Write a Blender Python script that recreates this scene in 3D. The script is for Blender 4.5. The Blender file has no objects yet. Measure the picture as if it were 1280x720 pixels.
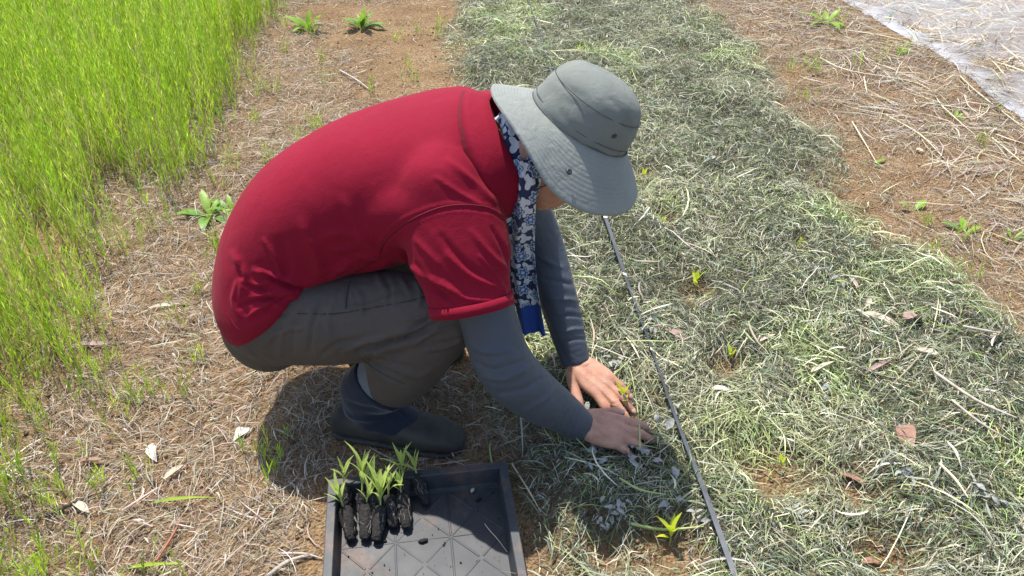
import bpy, math, random
import numpy as np
from mathutils import Vector, Matrix, Quaternion

random.seed(7); rng = np.random.default_rng(11)
scn = bpy.context.scene
COL = scn.collection

# ------------------------------------------------------------------ camera, sky, sun, exposure
CAM_H, PITCH, F = 1.35, math.radians(35.0), 1004.0       # F in pixels of the 1280 px wide photo
cam = bpy.data.cameras.new('camera'); cam.sensor_width = 36.0; cam.lens = 36.0*F/1280.0
cam.clip_start = 0.05; cam.clip_end = 500.0
camo = bpy.data.objects.new('camera', cam); COL.objects.link(camo)
camo.location = (0, 0, CAM_H); camo.rotation_euler = (math.pi/2-PITCH, 0, 0)
scn.camera = camo

SHX, SHY = 0.20, -0.35            # ground shift of a shadow per metre of height
sun_dir = Vector((-SHX, -SHY, 1.0)).normalized()
SUN_EL = math.asin(sun_dir.z)
w = bpy.data.worlds.new('World'); scn.world = w; w.use_nodes = True
nt = w.node_tree; nt.nodes.clear()
sky = nt.nodes.new('ShaderNodeTexSky'); sky.sky_type = 'NISHITA'; sky.sun_disc = False
sky.sun_elevation = SUN_EL; sky.sun_rotation = math.atan2(sun_dir.x, sun_dir.y)
sky.air_density = 1.0; sky.dust_density = 1.5; sky.ozone_density = 1.0
bg = nt.nodes.new('ShaderNodeBackground'); bg.inputs['Strength'].default_value = 0.15
out = nt.nodes.new('ShaderNodeOutputWorld')
nt.links.new(sky.outputs[0], bg.inputs[0]); nt.links.new(bg.outputs[0], out.inputs[0])
sl = bpy.data.lights.new('sun', 'SUN'); sl.energy = 4.1; sl.angle = math.radians(0.6); sl.color = (1.0, .955, .88)
slo = bpy.data.objects.new('sun', sl); COL.objects.link(slo)
slo.rotation_euler = (-sun_dir).to_track_quat('-Z', 'Y').to_euler(); slo.location = (0, 0, 6)
scn.view_settings.view_transform = 'Standard'; scn.view_settings.look = 'None'
scn.view_settings.gamma = 1.0; scn.view_settings.exposure = 0.76
scn.view_settings.use_curve_mapping = False
scn.render.engine = 'CYCLES'
scn.cycles.max_bounces = 8; scn.cycles.transparent_max_bounces = 16
scn.cycles.use_denoising = True

# ------------------------------------------------------------------ pixel helpers
cP, sP = math.cos(PITCH), math.sin(PITCH)
def ray(px, py):
    v = (py-360.0)/F
    return np.array([(px-640.0)/F, cP-v*sP, -sP-v*cP])
def PY(px, py, Y):                      # point where the sight line crosses the upright plane y = Y
    d = ray(px, py); t = Y/d[1]; return np.array([d[0]*t, Y, CAM_H+d[2]*t])
def PZ(px, py, Z=0.0):                  # point where it meets the level z = Z
    d = ray(px, py); t = (Z-CAM_H)/d[2]; return np.array([d[0]*t, d[1]*t, Z])
def project(co):
    x = co[:, 0]; y = co[:, 1]; z = co[:, 2]-CAM_H
    dep = y*cP - z*sP; up = y*sP + z*cP
    return 640+F*x/dep, 360-F*up/dep
def V(*a): return np.array(a, float)
def unit(a): a = np.asarray(a, float); return a/np.linalg.norm(a)

# ------------------------------------------------------------------ noise and ground height
def _h(ix, iy, s):
    n = np.sin(ix*127.1+iy*311.7+s*74.7)*43758.5453
    return n-np.floor(n)
def vnoise(x, y, s=0):
    x = np.asarray(x, float); y = np.asarray(y, float)
    ix = np.floor(x); iy = np.floor(y); fx = x-ix; fy = y-iy
    fx = fx*fx*(3-2*fx); fy = fy*fy*(3-2*fy)
    a = _h(ix, iy, s); b = _h(ix+1, iy, s); c = _h(ix, iy+1, s); d = _h(ix+1, iy+1, s)
    return (a*(1-fx)+b*fx)*(1-fy)+(c*(1-fx)+d*fx)*fy
def fbm(x, y, s=0, o=3):
    t = 0; a = .5; q = 0
    for k in range(o):
        t = t+a*vnoise(x*2**k, y*2**k, s+k*13); q += a; a *= .5
    return t/q
def sst(a, b, x):
    t = np.clip((x-a)/(b-a), 0, 1); return t*t*(3-2*t)
RU = V(.9964, .0853); RV = V(-.0853, .9964)             # across and along the planted rows
def U_of(x, y): return x*RU[0]+y*RU[1]

PLANTED = [(869, 366), (911, 455), (975, 588), (837, 682), (828, 280), (806, 220), (724, 66), (778, 522), (1000, 308)]
HOLES = np.array([PZ(px, py, .02)[:2] for px, py in PLANTED])
HOLER = [.055, .05, .075, .085, .04, .05, .035, .035, .02]
EXTRA_BARE = [(820, 700, .07), (955, 590, .06), (760, 690, .05), (1075, 605, .05), (1110, 690, .06), (905, 462, .045)]

def mulch_mask(x, y):
    u = U_of(x, y)
    n = (fbm(x*2.6, y*2.6, 5, 4)-.5)+.35*(fbm(x*14, y*14, 6, 3)-.5)
    m = sst(.02, .24, u+n*.36)*(1-sst(1.30, 1.54, u+n*.60))
    near = np.exp(-(((x+.02)/.16)**2+((y-.95)/.16)**2))      # bare soil beside the tray
    return m*(1-.95*near)
def hole_mask(x, y):
    h = np.zeros_like(np.asarray(x, float))
    for (hx, hy), r in zip(HOLES, HOLER):
        h = np.maximum(h, np.exp(-(((x-hx)**2+(y-hy)**2)/r**2)**1.4))
    for px, py, r in EXTRA_BARE:
        p = PZ(px, py, .02)
        nn = .55+.9*vnoise(x*22, y*22, 3)
        h = np.maximum(h, np.exp(-(((x-p[0])**2+(y-p[1])**2)/(r*nn)**2)**1.4))
    return h
def H_fn(x, y):
    flat = np.maximum(np.exp(-(((x+.19)/.30)**4+((y-.98)/.34)**4)), np.exp(-(((x+.25)/.24)**4+((y-1.42)/.30)**4)))
    amp = 1-.93*flat
    b = (fbm(x*1.3, y*1.3, 1, 2)-.5)*.05*amp+(fbm(x*9, y*9, 2, 3)-.5)*.028*amp+(fbm(x*42, y*42, 4, 2)-.5)*.010*(.35+.65*amp)
    m = mulch_mask(x, y); ho = hole_mask(x, y)
    hand = np.exp(-(((x-.22)/.16)**2+((y-1.36)/.18)**2))
    return b*(1-.8*hand)+m*(1-ho)*(.002+.062*fbm(x*4.5, y*4.5, 8, 3)*(1-.8*hand))-ho*.012
# lookup grid
GX0, GX1, GY0, GY1, GS = -5.2, 5.2, -.6, 8.2, .015
_gx = np.arange(GX0, GX1+GS, GS); _gy = np.arange(GY0, GY1+GS, GS)
_mx, _my = np.meshgrid(_gx, _gy)
HG = H_fn(_mx, _my); MG = mulch_mask(_mx, _my)*(1-hole_mask(_mx, _my))
def _look(G, x, y):
    fx = np.clip((x-GX0)/GS, 0, len(_gx)-1.001); fy = np.clip((y-GY0)/GS, 0, len(_gy)-1.001)
    ix = fx.astype(int); iy = fy.astype(int); fx = fx-ix; fy = fy-iy
    return (G[iy, ix]*(1-fx)+G[iy, ix+1]*fx)*(1-fy)+(G[iy+1, ix]*(1-fx)+G[iy+1, ix+1]*fx)*fy
def H(x, y): return _look(HG, np.asarray(x, float), np.asarray(y, float))
def MM(x, y): return _look(MG, np.asarray(x, float), np.asarray(y, float))
def PG(px, py, dz=0.0):                 # where the sight line meets the ground
    z = 0.0
    for _ in range(8):
        p = PZ(px, py, z+dz); z = float(H(p[0:1], p[1:2])[0])
    p[2] = z+dz; return p

# ------------------------------------------------------------------ object helpers
def tag(o, label=None, cat=None, group=None, kind=None):
    if label: o['label'] = label
    if cat: o['category'] = cat
    if group: o['group'] = group
    if kind: o['kind'] = kind
    return o
def link(name, me, mat=None, parent=None, smooth=True):
    o = bpy.data.objects.new(name, me); COL.objects.link(o)
    if mat is not None:
        me.materials.clear(); me.materials.append(mat)
    if smooth and me is not None and len(me.polygons):
        me.polygons.foreach_set('use_smooth', np.ones(len(me.polygons), bool))
    if parent is not None: o.parent = parent
    return o
def empty(name, loc=(0, 0, 0), rot=(0, 0, 0)):
    o = bpy.data.objects.new(name, None); COL.objects.link(o); o.location = loc; o.rotation_euler = rot
    o.empty_display_size = .05; return o
def np_mesh(name, verts, quads, colors=None, extra=None):
    me = bpy.data.meshes.new(name)
    verts = np.asarray(verts, np.float32).reshape(-1, 3); quads = np.asarray(quads, np.int32)
    k = quads.shape[1]
    me.vertices.add(len(verts)); me.vertices.foreach_set('co', verts.ravel())
    me.loops.add(quads.size); me.loops.foreach_set('vertex_index', quads.ravel())
    me.polygons.add(len(quads)); me.polygons.foreach_set('loop_start', np.arange(0, quads.size, k, dtype=np.int32))
    if colors is not None:
        a = me.color_attributes.new('Col', 'FLOAT_COLOR', 'POINT')
        c = np.ones((len(verts), 4), np.float32); c[:, :3] = colors
        a.data.foreach_set('color', c.ravel())
    if extra:
        for n, val in extra.items():
            a = me.attributes.new(n, 'FLOAT', 'POINT'); a.data.foreach_set('value', np.asarray(val, np.float32))
    me.update(calc_edges=True); return me
def py_mesh(name, verts, faces):
    me = bpy.data.meshes.new(name); me.from_pydata([tuple(map(float, v)) for v in verts], [], [tuple(f) for f in faces]); me.update(); return me

# ------------------------------------------------------------------ materials
def mat_new(name):
    m = bpy.data.materials.new(name); m.use_nodes = True; nt = m.node_tree; nt.nodes.clear()
    o = nt.nodes.new('ShaderNodeOutputMaterial'); return m, nt, o
def N(nt, t, **kw):
    n = nt.nodes.new(t)
    for k, v in kw.items():
        if k.startswith('i_'):
            key = k[2:].replace('_', ' '); n.inputs[key].default_value = v
        else: setattr(n, k, v)
    return n
def ramp(nt, src, stops):
    r = nt.nodes.new('ShaderNodeValToRGB'); el = r.color_ramp.elements
    while len(el) > 1: el.remove(el[-1])
    el[0].position = stops[0][0]; el[0].color = (*stops[0][1], 1)
    for p, c in stops[1:]:
        e = el.new(p); e.color = (*c, 1)
    nt.links.new(src, r.inputs[0]); return r
def simple(name, col, rough=.6, noise=0.0, nscale=30, bump=0.0, bscale=200, metallic=0.0, spec=.4, sheen=0.0, col2=None, transl=0.0):
    m, nt, o = mat_new(name); L = nt.links
    b = N(nt, 'ShaderNodeBsdfPrincipled'); b.inputs['Roughness'].default_value = rough; b.inputs['Metallic'].default_value = metallic
    b.inputs['Specular IOR Level'].default_value = spec
    if sheen: b.inputs['Sheen Weight'].default_value = sheen; b.inputs['Sheen Roughness'].default_value = .5
    tc = N(nt, 'ShaderNodeTexCoord')
    csock = None
    if noise or col2:
        n = N(nt, 'ShaderNodeTexNoise'); n.inputs['Scale'].default_value = nscale; n.inputs['Detail'].default_value = 5
        L.new(tc.outputs['Object'], n.inputs['Vector'])
        c2 = col2 if col2 else tuple(c*(1-noise) for c in col)
        c1 = col if col2 else tuple(min(1, c*(1+noise)) for c in col)
        r = ramp(nt, n.outputs['Fac'], [(.3, c2), (.7, c1)]); L.new(r.outputs[0], b.inputs['Base Color']); csock = r.outputs[0]
    else: b.inputs['Base Color'].default_value = (*col, 1)
    if bump:
        n2 = N(nt, 'ShaderNodeTexNoise'); n2.inputs['Scale'].default_value = bscale; n2.inputs['Detail'].default_value = 4
        L.new(tc.outputs['Object'], n2.inputs['Vector'])
        bp = N(nt, 'ShaderNodeBump'); bp.inputs['Strength'].default_value = bump; bp.inputs['Distance'].default_value = .004
        L.new(n2.outputs['Fac'], bp.inputs['Height']); L.new(bp.outputs[0], b.inputs['Normal'])
    if transl:
        t = N(nt, 'ShaderNodeBsdfTranslucent'); t.inputs['Color'].default_value = (*col, 1)
        if csock: L.new(csock, t.inputs['Color'])
        mx = N(nt, 'ShaderNodeMixShader'); mx.inputs[0].default_value = transl
        L.new(b.outputs[0], mx.inputs[1]); L.new(t.outputs[0], mx.inputs[2]); L.new(mx.outputs[0], o.inputs['Surface'])
    else: L.new(b.outputs[0], o.inputs['Surface'])
    return m
def blade_mat(name, rough=.65, transl=.25, tint=(1, 1, 1)):
    m, nt, o = mat_new(name); L = nt.links
    at = N(nt, 'ShaderNodeAttribute', attribute_name='Col')
    b = N(nt, 'ShaderNodeBsdfPrincipled'); b.inputs['Roughness'].default_value = rough; b.inputs['Specular IOR Level'].default_value = .35
    L.new(at.outputs['Color'], b.inputs['Base Color'])
    t = N(nt, 'ShaderNodeBsdfTranslucent'); L.new(at.outputs['Color'], t.inputs['Color'])
    mx = N(nt, 'ShaderNodeMixShader'); mx.inputs[0].default_value = transl
    L.new(b.outputs[0], mx.inputs[1]); L.new(t.outputs[0], mx.inputs[2]); L.new(mx.outputs[0], o.inputs['Surface'])
    return m
def soil_mat():
    m, nt, o = mat_new('soil'); L = nt.links
    tc = N(nt, 'ShaderNodeTexCoord')
    n1 = N(nt, 'ShaderNodeTexNoise'); n1.inputs['Scale'].default_value = 3.5; n1.inputs['Detail'].default_value = 8; n1.inputs['Roughness'].default_value = .65
    n2 = N(nt, 'ShaderNodeTexNoise'); n2.inputs['Scale'].default_value = 90; n2.inputs['Detail'].default_value = 6; n2.inputs['Roughness'].default_value = .7
    n3 = N(nt, 'ShaderNodeTexVoronoi'); n3.inputs['Scale'].default_value = 160
    for n in (n1, n2, n3): L.new(tc.outputs['Object'], n.inputs['Vector'])
    r1 = ramp(nt, n1.outputs['Fac'], [(.25, (.21, .13, .066)), (.5, (.315, .205, .108)), (.75, (.40, .285, .168))])
    r2 = ramp(nt, n2.outputs['Fac'], [(.3, (.40, .35, .31)), (.52, (1, 1, 1)), (.72, (1.35, 1.32, 1.28))])
    mu = N(nt, 'ShaderNodeMix', data_type='RGBA', blend_type='MULTIPLY'); mu.inputs[0].default_value = 1
    L.new(r1.outputs[0], mu.inputs[6]); L.new(r2.outputs[0], mu.inputs[7])
    at = N(nt, 'ShaderNodeAttribute', attribute_name='mulch')
    rt = ramp(nt, n2.outputs['Fac'], [(.3, (.06, .058, .034)), (.6, (.13, .12, .072)), (.8, (.22, .19, .125))])
    mx = N(nt, 'ShaderNodeMix', data_type='RGBA'); L.new(at.outputs['Fac'], mx.inputs[0])
    L.new(mu.outputs[2], mx.inputs[6]); L.new(rt.outputs[0], mx.inputs[7])
    b = N(nt, 'ShaderNodeBsdfPrincipled'); b.inputs['Roughness'].default_value = .95; b.inputs['Specular IOR Level'].default_value = .15
    L.new(mx.outputs[2], b.inputs['Base Color'])
    ad = N(nt, 'ShaderNodeMath', operation='ADD'); L.new(n2.outputs['Fac'], ad.inputs[0]); L.new(n3.outputs['Distance'], ad.inputs[1])
    bp = N(nt, 'ShaderNodeBump'); bp.inputs['Strength'].default_value = 1.0; bp.inputs['Distance'].default_value = .010
    L.new(ad.outputs[0], bp.inputs['Height']); L.new(bp.outputs[0], b.inputs['Normal'])
    L.new(b.outputs[0], o.inputs['Surface']); return m

M_soil = soil_mat()
M_blade = blade_mat('mulch_blade', .6, .15)
M_dry = blade_mat('dry_straw', .75, .12)
M_grass = blade_mat('living_grass', .5, .48)

# ------------------------------------------------------------------ the ground
def axis(lo, hi, step, far):
    a = list(np.arange(lo, hi+step/2, step)); s = step; x = a[-1]; r = []
    while x < far: s *= 1.35; x += s; r.append(x)
    s = step; x = a[0]; l = []
    while x > -far: s *= 1.35; x -= s; l.append(x)
    return np.array(l[::-1]+a+r)
ax = axis(-3.4, 3.4, .0175, 60); ay = axis(.7, 5.4, .0175, 60)
mx, my = np.meshgrid(ax, ay); mz = H_fn(mx, my)
fade = np.exp(-np.maximum(0, np.hypot(mx, my)-7)/6); mz = mz*fade
nx_, ny_ = len(ax), len(ay)
idx = np.arange(nx_*ny_).reshape(ny_, nx_)
q = np.stack([idx[:-1, :-1], idx[:-1, 1:], idx[1:, 1:], idx[1:, :-1]], -1).reshape(-1, 4)
me = np_mesh('ground', np.stack([mx, my, mz], -1).reshape(-1, 3), q, extra={'mulch': (mulch_mask(mx, my)*(1-hole_mask(mx, my))).ravel()})
tag(link('ground', me, M_soil), 'orange brown sandy soil of the field', None, None, 'structure')

# ------------------------------------------------------------------ blades as strips
def strips(x, y, ang, ln, wd, curv, zoff, arch, pitch, roll, K, cols, follow=1.0, taper=.75):
    n = len(x); th = ang.copy(); X = x.copy(); Y = y.copy(); vs = []
    z0 = H(x, y)
    for k in range(K+1):
        s = k/K
        if k:
            X = X+np.cos(th)*ln/K; Y = Y+np.sin(th)*ln/K; th = th+curv/K
        Z = z0*(1-follow)+H(X, Y)*follow+zoff+arch*4*s*(1-s)+pitch*ln*s
        wk = wd*.5*(1-taper*abs(2*s-.85)**2.2)
        sx, sy, sz = -np.sin(th)*np.cos(roll)*wk, np.cos(th)*np.cos(roll)*wk, np.sin(roll)*wk
        vs.append(np.stack([X-sx, Y-sy, Z-sz], -1)); vs.append(np.stack([X+sx, Y+sy, Z+sz], -1))
    P = np.stack(vs, 1)                                    # n, 2(K+1), 3
    base = (np.arange(n)*2*(K+1))[:, None]
    qs = np.stack([np.stack([base[:, 0]+2*k, base[:, 0]+2*k+1, base[:, 0]+2*k+3, base[:, 0]+2*k+2], -1) for k in range(K)], 1).reshape(-1, 4)
    C = np.repeat(cols[:, None, :], 2*(K+1), 1).reshape(-1, 3)
    return P.reshape(-1, 3), qs, C
def merge(lst):
    vs, qs, cs = [], [], []; b = 0
    for v, q_, c in lst: vs.append(v); qs.append(q_+b); cs.append(c); b += len(v)
    return np.concatenate(vs), np.concatenate(qs), np.concatenate(cs)
def pick(pal, wts, n, jit=.25):
    pal = np.array(pal, float); i = rng.choice(len(pal), n, p=np.array(wts)/np.sum(wts))
    return np.clip(pal[i]*(1+jit*rng.normal(size=(n, 1)))*(1+.06*rng.normal(size=(n, 3))), .01, .9)
def rows_xy(u, v): return u*RU[0]+v*RV[0], u*RU[1]+v*RV[1]
TRAY_C = None
def sample(n, u0, u1, v0, v1, p=.9):
    """points, more of them near the viewer"""
    v = v0+(v1-v0)*rng.random(n)**(1/p); u = u0+(u1-u0)*rng.random(n)
    return rows_xy(u, v)
def keep_clear(x, y):
    """not inside the tray, the boots or the hands"""
    tr = (np.abs((x+.17)*.99+(y-.93)*.13) < .22) & (y < 1.2) & (y > .66)
    b1 = (np.abs(x+.25) < .17) & (np.abs(y-1.32) < .055)
    b2 = (np.abs(x+.27) < .17) & (np.abs(y-1.61) < .055)
    return ~(tr | b1 | b2)

# mulch of cut grass
PALM = [(.040, .056, .030), (.085, .115, .06), (.18, .22, .125), (.31, .315, .18), (.54, .50, .36), (.29, .37, .11), (.34, .35, .30), (.15, .10, .06)]
def mulch_layer(n, lmin, lmax, wmin, wmax, zlo, zhi, wts, v0=.75, v1=6.3, K=3, tilt=.10, clump=True, p=.8):
    x, y = sample(n, -.05, 1.65, v0, v1, p)
    k = (rng.random(n) < MM(x, y)**.7) & keep_clear(x, y)
    x = x[k]; y = y[k]; n = len(x)
    flow = fbm(x*2.3, y*2.3, 31, 2)*14+fbm(x*9, y*9, 33, 2)*5
    ang = np.where(rng.random(n) < .30, flow+rng.normal(size=n)*.6, rng.random(n)*6.283)
    ln = lmin+(lmax-lmin)*rng.random(n)**1.6; wd = wmin+(wmax-wmin)*rng.random(n)**1.5
    cl = fbm(x*7, y*7, 41, 2)
    c = pick(PALM, wts, n)
    g = fbm(x*2.6, y*2.6, 51, 3)[:, None]                  # drier and fresher patches of the cut grass
    g2 = fbm(x*6.5, y*6.5, 57, 2)[:, None]; c = c*(.76+.85*g)*(.62+.9*g2); c = c*(1-.45*sst(.55, .75, g2))+.45*sst(.55, .75, g2)*np.array([.42, .40, .27])*rng.uniform(.4, 1.3, size=(n, 1))+sst(.58, .72, g)*np.array([.05, .09, -.01])
    d = np.hypot(x-PZ(935, 555, .03)[0], y-PZ(935, 555, .03)[1])[:, None]
    c = c+np.exp(-(d/.12)**2)*np.array([.12, .17, .01])
    return strips(x, y, ang, ln, wd, rng.normal(size=n)*.55, zlo+(zhi-zlo)*rng.random(n)*(.4+1.2*cl), np.abs(rng.normal(size=n))*.006, rng.normal(size=n)*tilt, rng.normal(size=n)*.7, K, np.clip(c, .015, .85))
L1 = mulch_layer(60000, .012, .06, .0016, .0036, .000, .010, [3, 4, 3, 2, 1.5, .6, 1.5, 3], K=2)
L2 = mulch_layer(125000, .008, .052, .0010, .0030, .002, .020, [3, 3, 4, 3, 3, 1, 2.5, 1.2], K=2, tilt=.28)
L3 = mulch_layer(36000, .02, .10, .0009, .0024, .006, .028, [1.5, 3, 4.5, 3.5, 2.6, 2, 2.6, .8], K=3, tilt=.28)
L4 = mulch_layer(2000, .04, .17, .0022, .0055, .014, .032, [0, .5, 2, 3, 7, 2, 3, .5], K=4, tilt=.10)
def strays(n):
    x, y = sample(n, -.25, 2.0, .75, 6.0, .8); u = U_of(x, y)
    d = np.minimum(np.abs(u-.12), np.abs(u-1.42)); k = (rng.random(n) < np.exp(-(d/.11)**2)*.8) & keep_clear(x, y) & (MM(x, y) < .6) & (fbm(x*6, y*6, 59, 2) > .42)
    x = x[k]; y = y[k]; n = len(x)
    return strips(x, y, rng.random(n)*6.283, .012+.07*rng.random(n)**1.5, .001+.002*rng.random(n), rng.normal(size=n)*.6, .001+.008*rng.random(n), np.abs(rng.normal(size=n))*.004, rng.normal(size=n)*.08, rng.normal(size=n)*.6, 2, pick(PALM, [1.5, 3, 5, 4, 3, 2, 2.5, 2], n))
L5 = strays(26000)
v_, q_, c_ = merge([L1, L2, L3, L4, L5])
tag(link('grass_mulch', np_mesh('grass_mulch', v_, q_, c_), M_blade), 'grey green mulch of cut grass spread over the planting bed', 'mulch', None, 'stuff')

# dry litter on the paths
PALD = [(.41, .355, .28), (.33, .275, .21), (.52, .46, .37), (.21, .155, .11), (.45, .375, .25), (.13, .095, .07)]
def litter(n, u0, u1, lmin, lmax, wmin, wmax, zhi, wts, thr, K=4, v0=.7, v1=6.2, seed=61):
    x, y = sample(n, u0, u1, v0, v1, .8)
    m = MM(x, y); dn = fbm(x*1.9, y*1.9, seed, 3)
    # bare soil lies open in places
    for px, py, r in ((330, 665, .14), (560, 70, .5), (390, 690, .1), (1010, 105, .3), (1190, 330, .22), (560, 520, .2), (1110, 120, .12), (660, 660, .16), (520, 30, .3), (1260, 400, .15)):
        pp = PZ(px, py, 0); dn = dn-.22*np.exp(-((x-pp[0])**2+(y-pp[1])**2)/r**2)
    for px, py, r in ((300, 480, .3), (230, 620, .25), (200, 500, .25), (520, 60, .2), (1230, 590, .25), (1100, 150, .3), (240, 400, .3), (480, 90, .25)):
        pp = PZ(px, py, 0); dn = dn+.13*np.exp(-((x-pp[0])**2+(y-pp[1])**2)/r**2)
    k = (rng.random(n) < sst(thr-.1, thr+.14, dn)*(1-m)**2+.04) & keep_clear(x, y)
    x = x[k]; y = y[k]; n = len(x)
    flow = fbm(x*3, y*3, seed+3, 2)*16
    ang = np.where(rng.random(n) < .4, flow+rng.normal(size=n)*.5, rng.random(n)*6.283)
    ln = lmin+(lmax-lmin)*rng.random(n)**1.8; wd = wmin+(wmax-wmin)*rng.random(n)**2
    return strips(x, y, ang, ln, wd, rng.normal(size=n)*.85, .001+zhi*rng.random(n)**2, np.abs(rng.normal(size=n))*.006, rng.normal(size=n)*.06, rng.normal(size=n)*.6, K, pick(PALD, wts, n, .18))
D1 = litter(130000, -1.9, .30, .015, .07, .0008, .0022, .014, [3, 4, 2, 3, 1, 2], .38, 2)
D2 = litter(24000, -1.9, .30, .02, .11, .0010, .0036, .020, [4, 2.5, 5, .7, 1, .4], .40, 4)
D3 = litter(70000, 1.30, 2.75, .015, .07, .0009, .0024, .012, [3, 4, 2, 4, 2, 2], .27, 2, seed=71)
D4 = litter(15000, 1.35, 2.75, .03, .15, .0012, .0040, .018, [3, 3, 3, 1.5, 4, .5], .38, 4, seed=71)
D6 = litter(2200, 1.75, 2.50, .08, .30, .0030, .0055, .020, [2, 1, 4, .5, 5, 0], .30, 4, seed=75)
D5 = litter(9000, -3.6, -1.2, .02, .10, .001, .0026, .012, [3, 3, 3, 2, 1, 1], .44, 3)
v_, q_, c_ = merge([D1, D2, D3, D4, D5, D6])
tag(link('dry_litter', np_mesh('dry_litter', v_, q_, c_), M_dry), 'bleached dry grass litter scattered over the bare paths', 'litter', None, 'stuff')

# soil crumbs
def crumbs(n):
    x, y = sample(n, -1.2, 2.5, .8, 4.6, .7)
    k = (rng.random(n) < (1-MM(x, y))) & keep_clear(x, y); x = x[k]; y = y[k]; n = len(x)
    r = .0015+.006*rng.random(n)**4
    o = np.array([(1, 0, 0), (0, 1, 0), (-1, 0, 0), (0, -1, 0), (0, 0, 1), (0, 0, -1)], float)
    a = rng.random(n)*6.28; ca, sa = np.cos(a), np.sin(a)
    pts = o[None]*(.7+.6*rng.random((n, 6, 1)))*r[:, None, None]
    P = np.stack([pts[..., 0]*ca[:, None]-pts[..., 1]*sa[:, None], pts[..., 0]*sa[:, None]+pts[..., 1]*ca[:, None], pts[..., 2]*.8], -1)
    P += np.stack([x, y, H(x, y)+r*.35], -1)[:, None]
    t = np.array([(0, 1, 4), (1, 2, 4), (2, 3, 4), (3, 0, 4), (1, 0, 5), (2, 1, 5), (3, 2, 5), (0, 3, 5)])
    T = (t[None]+(np.arange(n)*6)[:, None, None]).reshape(-1, 3)
    c = np.repeat(pick([(.33, .20, .105), (.26, .155, .08), (.40, .27, .16), (.20, .13, .08)], [3, 3, 2, 1], n)[:, None], 6, 1).reshape(-1, 3)
    return P.reshape(-1, 3), T, c
v_, q_, c_ = crumbs(15000)
tag(link('soil_crumbs', np_mesh('soil_crumbs', v_, q_, c_), M_dry, smooth=False), 'small loose crumbs of orange soil on the paths', 'soil', None, 'stuff')

# living grass on the left
PALG = [(.355, .52, .035), (.43, .60, .05), (.24, .39, .025), (.53, .63, .09), (.54, .48, .21)]
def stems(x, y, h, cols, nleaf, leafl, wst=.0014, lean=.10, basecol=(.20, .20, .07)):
    n = len(x); K = 4
    la = rng.random(n)*6.283; lm = np.abs(rng.normal(size=n))*lean
    bx, by = np.cos(la)*lm, np.sin(la)*lm
    wa = rng.random(n)*6.283; wx, wy = np.cos(wa), np.sin(wa)
    z0 = H(x, y)-.005
    def pt(s): return np.stack([x+bx*h*s*(.5+.8*s), y+by*h*s*(.5+.8*s), z0+h*s*(1-.12*lm*s)], -1)
    vs, cs = [], []
    for k in range(K+1):
        s = k/K; p = pt(s); wk = wst*(1-.75*s)
        sd = np.stack([wx*wk, wy*wk, 0*wx], -1); vs += [p-sd, p+sd]
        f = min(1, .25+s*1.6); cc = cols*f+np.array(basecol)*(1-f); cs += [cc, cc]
    P = np.stack(vs, 1); C = np.stack(cs, 1)
    base = np.arange(n)*2*(K+1)
    Q = np.stack([np.stack([base+2*k, base+2*k+1, base+2*k+3, base+2*k+2], -1) for k in range(K)], 1).reshape(-1, 4)
    out = [(P.reshape(-1, 3), Q, C.reshape(-1, 3))]
    for j in range(nleaf):
        s = .18+.8*(j+rng.random(n))/nleaf; p = pt_at(x, y, z0, h, bx, by, lm, s)
        a = rng.random(n)*6.283; el = np.radians(55+28*rng.random(n)); L = leafl*(.5+.9*rng.random(n))*(1.15-.5*s)
        d = np.stack([np.cos(a)*np.cos(el), np.sin(a)*np.cos(el), np.sin(el)], -1)
        sd = np.stack([-np.sin(a), np.cos(a), 0*a], -1)*(.0009+.0009*rng.random(n))[:, None]
        mid = p+d*(L*.45)[:, None]; d2 = d.copy(); d2[:, 2] -= .25; tip = p+d*(L*.5)[:, None]+d2*(L*.5)[:, None]
        PP = np.stack([p, mid+sd, tip, mid-sd], 1).reshape(-1, 3)
        QQ = (np.arange(n)*4)[:, None]+np.arange(4)[None]
        out.append((PP, QQ, np.repeat((cols*(.9+.3*rng.random((n, 1))))[:, None], 4, 1).reshape(-1, 3)))
    return merge(out)
def pt_at(x, y, z0, h, bx, by, lm, s): return np.stack([x+bx*h*s*(.5+.8*s), y+by*h*s*(.5+.8*s), z0+h*s*(1-.12*lm*s)], -1)
n = 52000
x, y = sample(n, -4.2, -.62, .75, 6.6, .95)
u = U_of(x, y); dn = fbm(x*1.6, y*1.6, 81, 3); fine = fbm(x*7, y*7, 83, 2)
edge = sst(-.86, -1.12, u+(dn-.5)*.40)
dens = edge*sst(.36, .56, dn*.6+fine*.4+.22*sst(2.0, 3.0, y)-.12*(1-sst(1.2, 1.9, y)))
dens = np.where(y < 2.0, dens*(.30+.6*sst(1.10, 1.7, y)), dens)
for px, py, r in ((45, 190, .16), (70, 345, .10), (210, 175, .10), (205, 300, .14)):
    pp = PZ(px, py, 0); dens = dens*(1-.9*np.exp(-((x-pp[0])**2+(y-pp[1])**2)/r**2))
k = rng.random(n) < dens; x = x[k]; y = y[k]; fr = edge[k]; n = len(x)
print('grass stems', n)
hh = (.16+.26*rng.random(n))*(.55+.45*fr)*(.8+.4*fbm(x*3, y*3, 85, 2))
G1 = stems(x, y, hh, pick(PALG, [4, 4, 2, 2, 1.3], n, .18), 11, .055, .0014, .13)
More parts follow.
